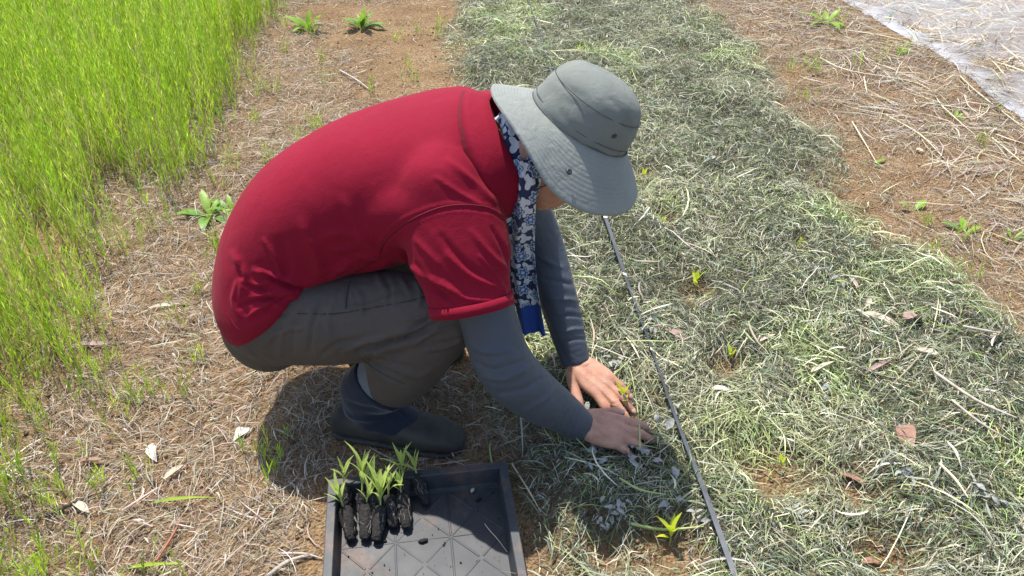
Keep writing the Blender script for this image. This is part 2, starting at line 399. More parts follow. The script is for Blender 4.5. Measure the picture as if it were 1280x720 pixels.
# short tufts along the paths and in the litter
cx, cy = sample(240, -1.7, .0, .8, 5.5, .8); kk = rng.random(240) < .25+.75*sst(-.55, -.95, U_of(cx, cy)); cx = cx[kk]; cy = cy[kk]
rx, ry = sample(26, 1.4, 2.4, 1.5, 4.5, .8); cx = np.r_[cx, rx]; cy = np.r_[cy, ry]
tx = np.repeat(cx, 9)+rng.normal(size=len(cx)*9)*.018; ty = np.repeat(cy, 9)+rng.normal(size=len(cx)*9)*.018
kc = keep_clear(tx, ty) & (np.hypot(tx+.25, ty-1.4) > .33); tx = tx[kc]; ty = ty[kc]
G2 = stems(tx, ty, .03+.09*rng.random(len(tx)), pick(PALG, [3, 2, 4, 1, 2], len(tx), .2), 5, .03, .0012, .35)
cl = [(14, 628, 26, .34, .030), (30, 520, 14, .30, .03), (58, 545, 10, .26, .02), (112, 470, 16, .26, .025), (120, 415, 14, .24, .03), (160, 520, 7, .10, .03), (75, 610, 8, .08, .04), (10, 715, 22, .16, .04), (62, 712, 14, .10, .04), (130, 610, 6, .07, .03),
      (350, 560, 6, .08, .03), (335, 590, 6, .07, .03), (60, 640, 8, .12, .03), (20, 440, 22, .32, .05), (80, 440, 12, .25, .05), (40, 480, 12, .3, .05), (100, 520, 8, .14, .04)]
gx_, gy_, gh_ = [], [], []
for px, py, nn, hh_, sp in cl:
    nn = max(3, int(nn*.8))
    g = PZ(px, py, 0); gx_ += list(g[0]+rng.normal(size=nn)*sp); gy_ += list(g[1]+rng.normal(size=nn)*sp); gh_ += list(hh_*(.55+.6*rng.random(nn)))
kq = keep_clear(np.array(gx_), np.array(gy_)); gx_ = np.array(gx_)[kq]; gy_ = np.array(gy_)[kq]; gh_ = np.array(gh_)[kq]
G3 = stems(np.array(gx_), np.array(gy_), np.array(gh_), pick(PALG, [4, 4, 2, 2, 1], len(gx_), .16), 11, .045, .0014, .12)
v_, q_, c_ = merge([G1, G2, G3])
tag(link('green_grass', np_mesh('green_grass', v_, q_, c_), M_grass), 'bright green upright grass growing along the left of the path', 'grass', None, 'stuff')

# ------------------------------------------------------------------ lofts and remeshed volumes
def catmull(P, sub):
    P = np.asarray(P, float); n = len(P); out = []
    for i in range(n-1):
        p0 = P[max(i-1, 0)]; p1 = P[i]; p2 = P[i+1]; p3 = P[min(i+2, n-1)]
        for k in range(sub):
            t = k/sub
            out.append(.5*((2*p1)+(-p0+p2)*t+(2*p0-5*p1+4*p2-p3)*t*t+(-p0+3*p1-3*p2+p3)*t**3))
    out.append(P[-1]); return np.array(out)
def ring_loft(rings, n=28, sub=4, power=2.0, cap=(0, 0)):
    """rings: (centre, u vector, v vector); closed tube. cap: rounding length at both ends"""
    R = np.array([np.concatenate(r) for r in rings], float); R = catmull(R, sub)
    C, Uv, Vv = R[:, :3], R[:, 3:6], R[:, 6:9]
    def capr(C0, U0, V0, d, L, rev):
        r = [(C0+d*L*math.sin(a), U0*math.cos(a), V0*math.cos(a)) for a in (.45, .85, 1.2, 1.45)]
        return r[::-1] if rev else r
    seq = [(C[i], Uv[i], Vv[i]) for i in range(len(C))]
    if cap[0]: seq = capr(C[0], Uv[0], Vv[0], unit(C[0]-C[1]), cap[0], True)+seq
    if cap[1]: seq = seq+capr(C[-1], Uv[-1], Vv[-1], unit(C[-1]-C[-2]), cap[1], False)
    a = np.linspace(0, 2*np.pi, n, endpoint=False); ca, sa = np.cos(a), np.sin(a)
    e = 2.0/power; ca = np.sign(ca)*np.abs(ca)**e; sa = np.sign(sa)*np.abs(sa)**e
    verts = []
    for c, u_, v_ in seq: verts.append(c+np.outer(ca, u_)+np.outer(sa, v_))
    m = len(seq); verts = np.concatenate(verts+[seq[0][0][None], seq[-1][0][None]])
    faces = []
    for i in range(m-1):
        for j in range(n):
            k = (j+1) % n; faces.append((i*n+j, i*n+k, (i+1)*n+k, (i+1)*n+j))
    b = m*n
    for j in range(n):
        k = (j+1) % n; faces.append((k, j, b)); faces.append(((m-1)*n+j, (m-1)*n+k, b+1))
    return verts, faces
def tube(pts, ab, side=(0, 1, 0), n=24, sub=4, power=2.0, cap=None):
    """tube along a spine; ab = radius or (side radius, other radius) for each point"""
    P = np.asarray(pts, float); rings = []
    for i in range(len(P)):
        t = unit(P[min(i+1, len(P)-1)]-P[max(i-1, 0)])
        s = np.asarray(side, float); s = unit(s-t*np.dot(s, t)); o = np.cross(t, s)
        a, b = ab[i] if isinstance(ab[i], (tuple, list)) else (ab[i], ab[i])
        rings.append((P[i], s*a, o*b))
    def rr(x): return min(x) if isinstance(x, (tuple, list)) else x
    if cap is None: cap = (rr(ab[0])*.9, rr(ab[-1])*.9)
    return ring_loft(rings, n, sub, power, cap)
def ellipsoid(c, ax_, n=20):
    c = np.asarray(c, float); ax_ = [np.asarray(a, float) for a in ax_]
    return ring_loft([(c-ax_[0]*.999*math.cos(t), ax_[1]*math.sin(t), ax_[2]*math.sin(t)) for t in np.linspace(.08, math.pi-.08, 13)], n, 1, 2.0, (0, 0))
def join_parts(parts):
    vs, fs, b = [], [], 0
    for v, f in parts:
        vs.append(v); fs += [tuple(i+b for i in q) for q in f]; b += len(v)
    return np.concatenate(vs), fs
def remeshed(name, parts, voxel, it=6):
    v, f = join_parts(parts); me = py_mesh(name, v, f)
    o = bpy.data.objects.new('tmp', me); COL.objects.link(o)
    r = o.modifiers.new('r', 'REMESH'); r.mode = 'VOXEL'; r.voxel_size = voxel; r.adaptivity = 0
    if it: s = o.modifiers.new('s', 'SMOOTH'); s.factor = .5; s.iterations = it
    bpy.context.view_layer.update()
    me2 = bpy.data.meshes.new_from_object(o.evaluated_get(bpy.context.evaluated_depsgraph_get()))
    bpy.data.objects.remove(o); bpy.data.meshes.remove(me); me2.name = name; return me2
def get_co(me):
    a = np.empty(len(me.vertices)*3, np.float32); me.vertices.foreach_get('co', a); return a.reshape(-1, 3).astype(float)
def get_no(me):
    a = np.empty(len(me.vertices)*3, np.float32); me.vertices.foreach_get('normal', a); return a.reshape(-1, 3).astype(float)
def set_co(me, co): me.vertices.foreach_set('co', co.astype(np.float32).ravel()); me.update()
def folds(me, strokes, noise=0.0, nsc=14.0, gain=1.5, sharp=1.0):
    """raise or press cloth folds along lines given by where they run on the side that was seen"""
    co = get_co(me); no = get_no(me); px, py = project(co)
    view = co-np.array([0, 0, CAM_H]); fac = np.clip(-(no*view).sum(1)/np.linalg.norm(view, axis=1)*2.2+.25, 0, 1)
    d = np.zeros(len(co))
    for pts, wpx, amp in strokes:
        P = catmull(np.array(pts, float), 14); s = np.linspace(0, 1, len(P))
        lo = P.min(0)-4*wpx; hi = P.max(0)+4*wpx
        sel = np.where((px > lo[0]) & (px < hi[0]) & (py > lo[1]) & (py < hi[1]) & (fac > 0))[0]
        if not len(sel): continue
        dd = (px[sel, None]-P[None, :, 0])**2+(py[sel, None]-P[None, :, 1])**2
        j = dd.argmin(1); dist = np.sqrt(dd[np.arange(len(sel)), j])
        tp = np.sin(np.pi*np.clip(s[j]*.9+.05, 0, 1))**.6
        wpx = wpx*sharp; pr = np.exp(-(dist/wpx)**1.6)-.45*np.exp(-(dist/(2.1*wpx))**2)
        d[sel] += gain*amp*pr*tp*fac[sel]
    if noise:
        d += noise*(fbm(co[:, 0]*nsc+co[:, 2]*nsc*.7, co[:, 1]*nsc-co[:, 2]*nsc*.8, 91, 3)-.5)*2
    set_co(me, co+no*d[:, None])

# ------------------------------------------------------------------ cloth and skin materials
def weave_mat(name, col, rough=.8, scale=900, bump=.25, sheen=.25, var=.12, wrinkle=0.0, wr_scale=(40, 40, 40), spec=.25):
    m, nt, o = mat_new(name); L = nt.links; tc = N(nt, 'ShaderNodeTexCoord')
    b = N(nt, 'ShaderNodeBsdfPrincipled'); b.inputs['Roughness'].default_value = rough; b.inputs['Specular IOR Level'].default_value = spec
    b.inputs['Sheen Weight'].default_value = sheen; b.inputs['Sheen Roughness'].default_value = .4
    n1 = N(nt, 'ShaderNodeTexNoise'); n1.inputs['Scale'].default_value = 9; n1.inputs['Detail'].default_value = 6; L.new(tc.outputs['Object'], n1.inputs['Vector'])
    r = ramp(nt, n1.outputs['Fac'], [(.3, tuple(c*(1-var) for c in col)), (.7, tuple(c*(1+var) for c in col))])
    L.new(r.outputs[0], b.inputs['Base Color'])
    vv = N(nt, 'ShaderNodeTexVoronoi'); vv.inputs['Scale'].default_value = scale; L.new(tc.outputs['Object'], vv.inputs['Vector'])
    bp = N(nt, 'ShaderNodeBump'); bp.inputs['Strength'].default_value = bump; bp.inputs['Distance'].default_value = .001
    L.new(vv.outputs['Distance'], bp.inputs['Height'])
    last = bp.outputs[0]
    if wrinkle:
        mp = N(nt, 'ShaderNodeMapping'); mp.inputs['Scale'].default_value = wr_scale; L.new(tc.outputs['Object'], mp.inputs['Vector'])
        n2 = N(nt, 'ShaderNodeTexNoise'); n2.inputs['Scale'].default_value = 1; n2.inputs['Detail'].default_value = 4; n2.inputs['Distortion'].default_value = .6
        L.new(mp.outputs[0], n2.inputs['Vector'])
        b2 = N(nt, 'ShaderNodeBump'); b2.inputs['Strength'].default_value = wrinkle; b2.inputs['Distance'].default_value = .01
        L.new(n2.outputs['Fac'], b2.inputs['Height']); L.new(last, b2.inputs['Normal']); last = b2.outputs[0]
    L.new(last, b.inputs['Normal']); L.new(b.outputs[0], o.inputs['Surface']); return m
M_shirt = weave_mat('red_pique', (.225, .007, .024), .85, 700, .35, .04, .08, .22, (26, 26, 26), .12)
M_trousers = weave_mat('charcoal_trousers', (.070, .056, .047), .72, 1200, .15, .03, .12, .45, (30, 18, 22), .4)
M_sleeve = weave_mat('slate_stretch', (.062, .072, .092), .6, 1500, .12, .05, .08, .25, (30, 30, 55), .4)
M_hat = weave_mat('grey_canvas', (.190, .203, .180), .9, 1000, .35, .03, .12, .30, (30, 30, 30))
M_sock = weave_mat('grey_knit', (.13, .14, .155), .95, 260, .9, .3, .2)
M_rubber = simple('boot_rubber', (.036, .033, .030), .7, .35, 22, .25, 120, spec=.25, col2=(.075, .065, .052))
M_neoprene = weave_mat('boot_neoprene', (.016, .019, .034), .75, 1200, .2, .3, .2)
M_dark = simple('eyelet_metal', (.06, .065, .065), .35, metallic=.7)
M_thread = simple('seam_thread', (.07, .08, .082), .9)
def skin_mat():
    m, nt, o = mat_new('skin'); L = nt.links; tc = N(nt, 'ShaderNodeTexCoord')
    b = N(nt, 'ShaderNodeBsdfPrincipled'); b.inputs['Roughness'].default_value = .6; b.inputs['Specular IOR Level'].default_value = .3
    b.inputs['Subsurface Weight'].default_value = .05; b.inputs['Subsurface Radius'].default_value = (.008, .003, .0015); b.inputs['Subsurface Scale'].default_value = 1.0
    n1 = N(nt, 'ShaderNodeTexNoise'); n1.inputs['Scale'].default_value = 45; n1.inputs['Detail'].default_value = 6; L.new(tc.outputs['Object'], n1.inputs['Vector'])
    r = ramp(nt, n1.outputs['Fac'], [(.3, (.40, .19, .125)), (.5, (.47, .245, .165)), (.72, (.53, .30, .21))]); L.new(r.outputs[0], b.inputs['Base Color'])
    v = N(nt, 'ShaderNodeTexVoronoi'); v.inputs['Scale'].default_value = 420; L.new(tc.outputs['Object'], v.inputs['Vector'])
    n2 = N(nt, 'ShaderNodeTexNoise'); n2.inputs['Scale'].default_value = 130; n2.inputs['Detail'].default_value = 3; L.new(tc.outputs['Object'], n2.inputs['Vector'])
    ad = N(nt, 'ShaderNodeMath', operation='ADD'); L.new(v.outputs['Distance'], ad.inputs[0]); L.new(n2.outputs['Fac'], ad.inputs[1])
    bp = N(nt, 'ShaderNodeBump'); bp.inputs['Strength'].default_value = .35; bp.inputs['Distance'].default_value = .002
    L.new(ad.outputs[0], bp.inputs['Height']); L.new(bp.outputs[0], b.inputs['Normal']); L.new(b.outputs[0], o.inputs['Surface']); return m
M_skin = skin_mat()
M_nail = simple('nail', (.55, .34, .27), .35)
M_hair = simple('hair', (.02, .017, .015), .5, bump=.8, bscale=300)

# ------------------------------------------------------------------ the person
YC = 1.47
person = tag(empty('person', (-.26, YC, 0)), 'person in red polo shirt and grey hat squatting to press soil round a seedling', 'person')
PL = np.array(person.location)
def pchild(name, me, mat, parent=None):
    """parts are modelled in place; the mesh is shifted so that it hangs under the person's base point"""
    me.transform(Matrix.Translation(tuple(-PL)) if parent is None or parent is person else Matrix.Translation(tuple(-PL)))
    o = link(name, me, mat, parent or person); return o

SH_R, EL_R = V(-.098, 1.295, .590), PY(633, 462, 1.215)
WR_R = PZ(721, 530, .082)
SH_L, EL_L = V(-.050, 1.655, .63), PY(678, 302, 1.64)
WR_L = PZ(719, 450, .092)
HIP_R, KNEE_R, ANK_R = V(-.50, 1.385, .315), V(-.125, 1.285, .385), V(-.315, 1.335, .085)
HIP_L, KNEE_L, ANK_L = V(-.50, 1.555, .315), V(-.125, 1.655, .385), V(-.335, 1.605, .085)

# hands
NAILS = []
def hand(Wr, fwd, dors, left, curls, splay=(.10, .02, -.06, -.15), thumb=(40, -.1), scale=1.0):
    f = unit(fwd); d = unit(np.asarray(dors, float)-f*np.dot(dors, f))
    T = np.cross(f, d) if left else np.cross(d, f)
    S = scale; parts = []
    P = lambda a, t, h: Wr+S*(f*a+T*t+d*h)
    rings = []
    for a, wd, th, h in ((-.02, .027, .020, 0), (.012, .029, .0195, 0), (.035, .036, .0185, 0), (.062, .0405, .0165, .001), (.086, .0405, .0140, .001), (.100, .037, .0105, -.001)):
        rings.append((P(a, .001, h), T*wd*S, d*th*S))
    parts.append(ring_loft(rings, 28, 4, 2.5, (.005, .006)))
    segs = [(.043, .026, .021), (.047, .030, .022), (.043, .028, .021), (.034, .021, .018)]
    bases = [(.088, .0290), (.093, .0100), (.089, -.0095), (.079, -.0280)]
    rad = [(.0102, .0098, .0086, .0070), (.0106, .0100, .0088, .0072), (.0100, .0095, .0083, .0068), (.0088, .0082, .0072, .0060)]
    for i in range(4):
        p = P(bases[i][0]-.024, bases[i][1]*.9, .003); q0 = P(bases[i][0], bases[i][1], .0035)
        fd = unit(f*math.cos(splay[i])+T*math.sin(splay[i])); ang = 0.0; pts = [p, q0]; rr = [.0085*S, rad[i][0]*S*1.06]
        for k in range(3):
            ang += math.radians(curls[i][k]); dirv = fd*math.cos(ang)-d*math.sin(ang)
            e = pts[-1]+dirv*segs[i][k]*S
            pts.append(pts[-1]*.5+e*.5); rr.append(rad[i][k]*.93*S)
            pts.append(e); rr.append(rad[i][k+1]*S*(1.05 if k < 2 else 1.0))
        parts.append(tube(pts, [(r*1.06, r*.94) for r in rr], side=T, n=16, sub=3))
        up = np.cross(T, dirv); up = up*np.sign(np.dot(up, d)) if abs(np.dot(up, d)) > 1e-6 else d
        NAILS.append((pts[-1]-dirv*.0045*S+up*rr[-1]*.80, dirv*.0070*S, T*.0056*S, up*.0022*S))
    ta = math.radians(thumb[0]); b0 = P(.010, .016, -.004); td = unit(f*math.cos(ta)+T*math.sin(ta)+d*thumb[1])
    td2 = unit(td+f*.35); td3 = unit(td2+f*.25-d*.12)
    k1 = b0+td*.042*S; k2 = k1+td2*.034*S; k3 = k2+td3*.024*S
    parts.append(tube([b0, b0+td*.021*S, k1, (k1+k2)/2, k2, (k2+k3)/2, k3], [(r*S*1.05, r*S*.95) for r in (.016, .0165, .0130, .0115, .0118, .0112, .0085)], side=np.cross(td, d), n=16, sub=3))
    s3 = unit(np.cross(d, td3)); up = np.cross(td3, s3); up = up*np.sign(np.dot(up, d))
    NAILS.append((k3-td3*.004*S+up*.0085*S*.80, td3*.0082*S, s3*.0068*S, up*.0024*S))
    return parts
TIP_L = PZ(797, 527, .035); TIP_R = PZ(806, 552, .044)
fL = TIP_L-WR_L; fR = TIP_R-WR_R
hl = hand(WR_L, fL+V(0, 0, .012), V(.05, -.25, 1), True, [(10, 14, 10), (6, 10, 8), (8, 12, 8), (12, 14, 10)], (.12, .03, -.06, -.16), (40, -.20), 1.06)
hr = hand(WR_R, fR+V(0, 0, .010), V(-.05, -.38, 1), False, [(14, 22, 12), (12, 20, 12), (12, 22, 12), (16, 22, 12)], (.12, .02, -.09, -.20), (32, -.20), 1.04)

# head: bent down, looking at the seedling
HYC = 1.402; HATB = PY(707, 180, HYC); HATB = HATB+.045*V(.515, 0, .857)
pit = math.radians(48); hf = V(math.cos(pit), 0, -math.sin(pit)); hu = V(math.sin(pit), 0, math.cos(pit)); hs = V(0, 1, 0)
HC = HATB+V(.0, .0, -.006)+hf*.012-hu*.030
def hp(a, s, u_): return HC+hf*a+hs*s+hu*u_
head = [ellipsoid(hp(-.012, 0, .026), (hu*.092, hf*.094, hs*.078)),
        ring_loft([(hp(.000, 0, .04), hf*.088, hs*.072), (hp(.006, 0, -.02), hf*.086, hs*.070), (hp(.016, 0, -.065), hf*.074, hs*.062), (hp(.030, 0, -.105), hf*.054, hs*.046), (hp(.040, 0, -.128), hf*.034, hs*.028)], 24, 4, 2.3, (.02, .012)),
        tube([hp(.088, 0, .012), hp(.100, 0, -.012), hp(.112, 0, -.036), hp(.100, 0, -.046)], [.009, .011, .015, .009], side=hs, n=14),
        tube([hp(.084, -.016, -.072), hp(.092, 0, -.074), hp(.084, .016, -.072)], [.006, .008, .006], side=hu, n=12),
        tube([hp(.080, -.014, -.084), hp(.088, 0, -.085), hp(.080, .014, -.084)], [.006, .009, .006], side=hu, n=12)]
for sg in (-1, 1):
    head.append(ellipsoid(hp(-.004, sg*.074, -.018), (hu*.031, hf*.018, hs*.009)))
    head.append(tube([hp(.070, sg*.052, .018), hp(.086, sg*.030, .024), hp(.090, sg*.010, .018)], [.009, .011, .008], side=hu, n=12))
    head.append(ellipsoid(hp(.070, sg*.040, -.030), (hu*.026, hf*.018, hs*.024)))
NB = V(-.06, YC, .665)
body_parts = head+hl+hr+[
    tube([NB-V(.03, 0, .0), NB, hp(-.045, 0, -.085), hp(-.020, 0, -.03)], [.066, .060, .056, .056], side=hs),
    tube([V(-.52, YC, .33), V(-.44, YC, .43), V(-.28, YC, .56), V(-.14, YC, .63), V(-.06, YC, .655)], [(.14, .11), (.12, .095), (.14, .10), (.16, .09), (.10, .06)]),
    tube([V(-.10, 1.47, .62), SH_R], [.07, .052], side=(0, 0, 1)), tube([V(-.10, 1.47, .63), SH_L], [.07, .052], side=(0, 0, 1)),
    tube([SH_R, (SH_R+EL_R)/2, EL_R, EL_R*.6+WR_R*.4, WR_R+.012*unit(EL_R-WR_R), WR_R+.02*unit(fR)], [.045, .041, .036, .038, .025, .025]),
    tube([SH_L, (SH_L+EL_L)/2, EL_L, EL_L*.6+WR_L*.4, WR_L+.012*unit(EL_L-WR_L), WR_L+.02*unit(fL)], [.045, .041, .035, .037, .025, .025]),
    tube([HIP_R+V(-.02, 0, 0), (HIP_R+KNEE_R)/2, KNEE_R], [.085, .07, .05]), tube([KNEE_R, KNEE_R*.6+ANK_R*.4, ANK_R], [.05, .048, .035]),
    tube([HIP_L+V(-.02, 0, 0), (HIP_L+KNEE_L)/2, KNEE_L], [.085, .07, .05]), tube([KNEE_L, KNEE_L*.6+ANK_L*.4, ANK_L], [.05, .048, .035]),
    tube([ANK_R, ANK_R+V(.04, -.005, -.035), V(-.16, 1.305, .028)], [.035, .036, .022], side=(0, 1, 0)),
    tube([ANK_L, ANK_L+V(.04, 0, -.035), V(-.19, 1.62, .028)], [.035, .036, .022], side=(0, 1, 0))]
me = remeshed('body', body_parts, .0023, 2)
# knuckle and tendon relief on the backs of the hands
folds(me, [([(722, 462), (745, 482), (768, 504)], 3.5, .0016), ([(730, 458), (757, 478), (782, 502)], 3.5, .0016), ([(738, 458), (764, 474), (788, 498)], 3, .0014),
           ([(765, 505), (772, 503)], 2, -.0012), ([(778, 516), (785, 513)], 2, -.0012), ([(738, 530), (760, 536), (775, 540)], 3, .0014)], .0006, 60)
body = pchild('body', me, M_skin)
for c, a, b_, t_ in NAILS:
    v, f = ellipsoid(c, (a, b_, t_), 10); pchild('fingernail', py_mesh('fingernail', v, f), M_nail, body)
# hair under the hat, eyes and brows
hv = [ellipsoid(hp(-.016, 0, .026), (hu*.092, hf*.094, hs*.0815)), ellipsoid(hp(-.070, 0, -.015), (hu*.058, hf*.034, hs*.060))]
for sg in (-1, 1): hv.append(ellipsoid(hp(-.010, sg*.068, .012), (hu*.035, hf*.026, hs*.014)))
me = remeshed('hair', hv, .004, 2); pchild('hair', me, M_hair, body)
M_eye = simple('eye_white', (.7, .68, .64), .2); M_iris = simple('iris', (.02, .012, .008), .2)
for sg in (-1, 1):
    v, f = ellipsoid(hp(.078, sg*.031, .002), (hu*.010, hf*.010, hs*.013), 12); pchild('eye', py_mesh('eye', v, f), M_eye, body)
    v, f = tube([hp(.083, sg*.048, .026), hp(.096, sg*.030, .031), hp(.097, sg*.014, .027)], [.003, .0045, .003], n=8); pchild('eyebrow', py_mesh('eyebrow', v, f), M_hair, body)

# trousers
def leg_cloth(hip, knee, ank, sg):
    mid = hip*.5+knee*.5; calf = knee*.55+ank*.45+V(-.018, 0, -.004); d = unit(ank-knee); end = ank+V(.050, 0, .086)
    return [tube([hip+V(-.03, 0, -.01), hip*.72+knee*.28+V(0, 0, -.004), mid+V(0, 0, -.004), hip*.22+knee*.78, knee+V(.006, 0, 0)], [(.098, .112), (.104, .108), (.097, .100), (.084, .088), (.070, .072)]),
            tube([knee+V(-.004, 0, .004), knee*.78+ank*.22+V(-.012, 0, 0), calf, knee*.42+ank*.58+V(-.004, 0, .006), end], [(.070, .070), (.077, .079), (.080, .083), (.075, .075), (.069, .070)], cap=(.05, .004))]
tp = leg_cloth(HIP_R, KNEE_R, ANK_R, -1)+leg_cloth(HIP_L, KNEE_L, ANK_L, 1)
tp += [ellipsoid(V(-.520, YC, .310), (V(.115, 0, -.05), V(0, .168, 0), V(.05, 0, .125))), ellipsoid(V(-.535, 1.395, .275), (V(.100, 0, 0), V(0, .095, 0), V(0, 0, .110))), ellipsoid(V(-.535, 1.545, .275), (V(.100, 0, 0), V(0, .095, 0), V(0, 0, .110))),
       tube([V(-.50, YC, .34), V(-.42, YC, .44)], [(.165, .12), (.15, .10)])]
me = remeshed('trousers', tp, .0045, 14)
folds(me, [([(400, 372), (392, 400), (386, 440)], 4, -.005), ([(436, 352), (433, 372), (434, 384)], 3, -.004), ([(500, 368), (470, 380), (436, 386)], 5, .004),
           ([(548, 400), (520, 418), (475, 432), (448, 440)], 5, -.014), ([(545, 388), (530, 400), (512, 412)], 4, -.006), ([(560, 396), (535, 410), (510, 424)], 4, .006),
           ([(470, 340), (480, 365)], 4, .003), ([(500, 345), (512, 366)], 4, .003), ([(420, 365), (410, 395), (412, 420)], 6, .004), ([(360, 395), (352, 425), (350, 445)], 6, .004),
           ([(375, 385), (366, 415), (366, 440)], 4, -.003), ([(560, 420), (575, 418), (590, 408)], 3, .004), ([(545, 428), (570, 428)], 3, -.003), ([(470, 452), (520, 470), (540, 462)], 6, .003),
           ([(455, 455), (490, 480), (508, 498)], 5, .003), ([(385, 400), (440, 388), (500, 378), (545, 366)], 2, -.002), ([(556, 384), (530, 396), (505, 400)], 3, .005), ([(566, 408), (540, 416), (516, 432)], 3, .006), ([(580, 424), (556, 434), (530, 438)], 3, .004), ([(462, 434), (480, 446), (510, 452)], 4, .005), ([(458, 446), (476, 458), (500, 470)], 3, -.004), ([(430, 440), (455, 428), (480, 424)], 4, .005), ([(400, 446), (420, 430), (450, 424)], 4, -.004), ([(330, 430), (350, 415), (380, 410)], 5, .004), ([(310, 420), (330, 400), (360, 392)], 4, -.003), ([(446, 362), (452, 376), (450, 396)], 4, .004), ([(520, 350), (526, 366), (522, 384)], 4, .004), ([(480, 345), (488, 362), (486, 384)], 3, -.003)], .0030, 15, 2.0, .85)
trousers = pchild('trousers', me, M_trousers)

# shirt
def sag(bk, ft, a, y=YC):                # section through the back and the belly
    bk = V(bk[0], y, bk[1]); ft = V(ft[0], y, ft[1]); return ((bk+ft)/2, V(0, a, 0), (bk-ft)/2)
torso = ring_loft([sag((-.622, .238), (-.395, .430), .196), sag((-.645, .285), (-.375, .445), .199), sag((-.648, .365), (-.345, .440), .188), sag((-.602, .492), (-.300, .425), .172), sag((-.515, .605), (-.235, .425), .168),
                   sag((-.385, .690), (-.165, .445), .170), sag((-.255, .738), (-.105, .480), .178), sag((-.135, .766), (-.050, .540), .172), sag((-.065, .768), (-.010, .560), .110)], 40, 5, 2.25, (.006, .02))
SLV_E = PY(590, 384, 1.225)
def slv(S, E, r0, r1, r2, sd):
    A = unit(E-S); return tube([S-A*.02, S*.55+E*.45, S*.22+E*.78, E], [r0, r1, r2, r2], side=sd, cap=(.05, .004))
shp = [torso, tube([V(-.130, 1.33, .645), V(-.120, YC, .672), V(-.110, 1.61, .655)], [.086, .082, .080], side=(0, 0, 1)),
       slv(V(-.114, 1.318, .602), SLV_E, (.098, .086), (.099, .084), (.0820, .0745), (1, 0, 0)),
       tube([V(-.34, 1.385, .53), V(-.22, 1.355, .590), V(-.125, 1.322, .612)], [.066, .078, .086], side=(0, 0, 1)),
       slv(V(-.070, 1.635, .630), SH_L*.45+EL_L*.55+V(0, .005, 0), .092, .086, .072, (1, 0, 0))]
me = remeshed('shirt', shp, .0038, 120)
folds(me, [([(476, 318), (484, 300), (512, 278), (560, 262), (610, 264), (628, 274)], 2.5, -.0022), ([(472, 312), (482, 292), (510, 270), (560, 254), (612, 256)], 3, .0016),
           ([(352, 350), (375, 362), (410, 358), (455, 338), (485, 322)], 6, -.008), ([(330, 342), (355, 356), (384, 364)], 4, -.010), ([(318, 338), (345, 345), (372, 354)], 5, .008),
           ([(300, 330), (306, 352), (330, 362)], 5, -.007), ([(292, 318), (304, 345), (300, 372)], 7, .006), ([(318, 372), (342, 366), (370, 372)], 5, .007), ([(310, 396), (335, 380), (356, 384)], 5, .006), ([(300, 384), (322, 374), (348, 372)], 4, -.005),
           ([(400, 300), (425, 292), (460, 300)], 10, .004), ([(378, 280), (395, 318), (400, 345)], 12, .005), ([(430, 250), (450, 290), (470, 312)], 9, .004), ([(350, 300), (358, 330), (356, 346)], 8, -.004),
           ([(470, 320), (440, 325), (415, 345)], 6, .005), ([(490, 330), (520, 350), (560, 372)], 8, -.006), ([(500, 318), (530, 345), (575, 366)], 6, .005), ([(560, 318), (590, 345), (630, 362)], 7, .0045), ([(552, 296), (580, 330), (610, 350)], 6, -.004),
           ([(590, 290), (615, 320), (636, 338)], 6, .004), ([(545, 345), (580, 372), (632, 376)], 5, .0035), ([(520, 300), (548, 330)], 6, .003),
           ([(560, 200), (590, 225), (618, 252)], 7, .004), ([(575, 180), (600, 212), (615, 240)], 5, -.003), ([(590, 165), (606, 195), (618, 222)], 6, .0035), ([(545, 222), (575, 242), (600, 255)], 5, .003), ([(600, 140), (596, 160), (604, 180)], 6, .003),
           ([(420, 318), (450, 322), (474, 330)], 5, -.003), ([(386, 300), (420, 312), (450, 308)], 6, .003), ([(330, 300), (345, 325), (352, 345)], 4, .005), ([(340, 352), (320, 356), (302, 350)], 4, .006), ([(296, 352), (292, 376), (300, 398)], 5, .005), ([(332, 388), (350, 374), (372, 366)], 3, -.005), ([(396, 340), (420, 336), (446, 330)], 4, .004), ([(505, 335), (525, 365), (540, 384)], 4, .005), ([(520, 330), (545, 360), (570, 382)], 4, -.004), ([(600, 320), (620, 345), (634, 372)], 4, .004), ([(615, 285), (628, 310), (636, 330)], 4, -.004)], .0022, 9, 1.9, .78)
shirt = pchild('shirt', me, M_shirt)
from mathutils.bvhtree import BVHTree
def surf_seam(name, me_obj, pix, mat, r=.0011, off=PL):
    me_ = me_obj.data; bv = BVHTree.FromPolygons([tuple(v.co) for v in me_.vertices], [tuple(p.vertices) for p in me_.polygons]); org = Vector((0, 0, CAM_H))-Vector(tuple(PL)); pts = []
    for px, py in catmull(np.array(pix, float), 6):
        h = bv.ray_cast(org, Vector(tuple(unit(ray(px, py)))))
        if h[0] is not None: pts.append(np.array(h[0])+np.array(h[1])*r*.15)
    if len(pts) > 3:
        v, f = tube(pts, [r]*len(pts), n=6, sub=1, side=(.3, .2, 1)); link(name, py_mesh(name, v, f), mat, me_obj)
M_rseam = simple('red_seam', (.17, .006, .02), .9); M_tseam = simple('trouser_seam', (.03, .026, .024), .9)
surf_seam('seam', shirt, [(474, 318), (480, 302), (508, 278), (556, 258), (605, 258), (632, 272)], M_rseam, .0014)
surf_seam('seam', shirt, [(628, 262), (618, 230), (610, 190), (604, 150), (600, 118)], M_rseam, .0010)
surf_seam('seam', shirt, [(284, 392), (300, 412), (326, 408), (352, 388), (378, 360)], M_rseam, .0008)
surf_seam('seam', trousers, [(372, 392), (420, 392), (470, 384), (520, 374), (552, 362)], M_tseam, .0009)
surf_seam('seam', trousers, [(438, 352), (434, 368), (432, 386)], M_tseam, .0012)
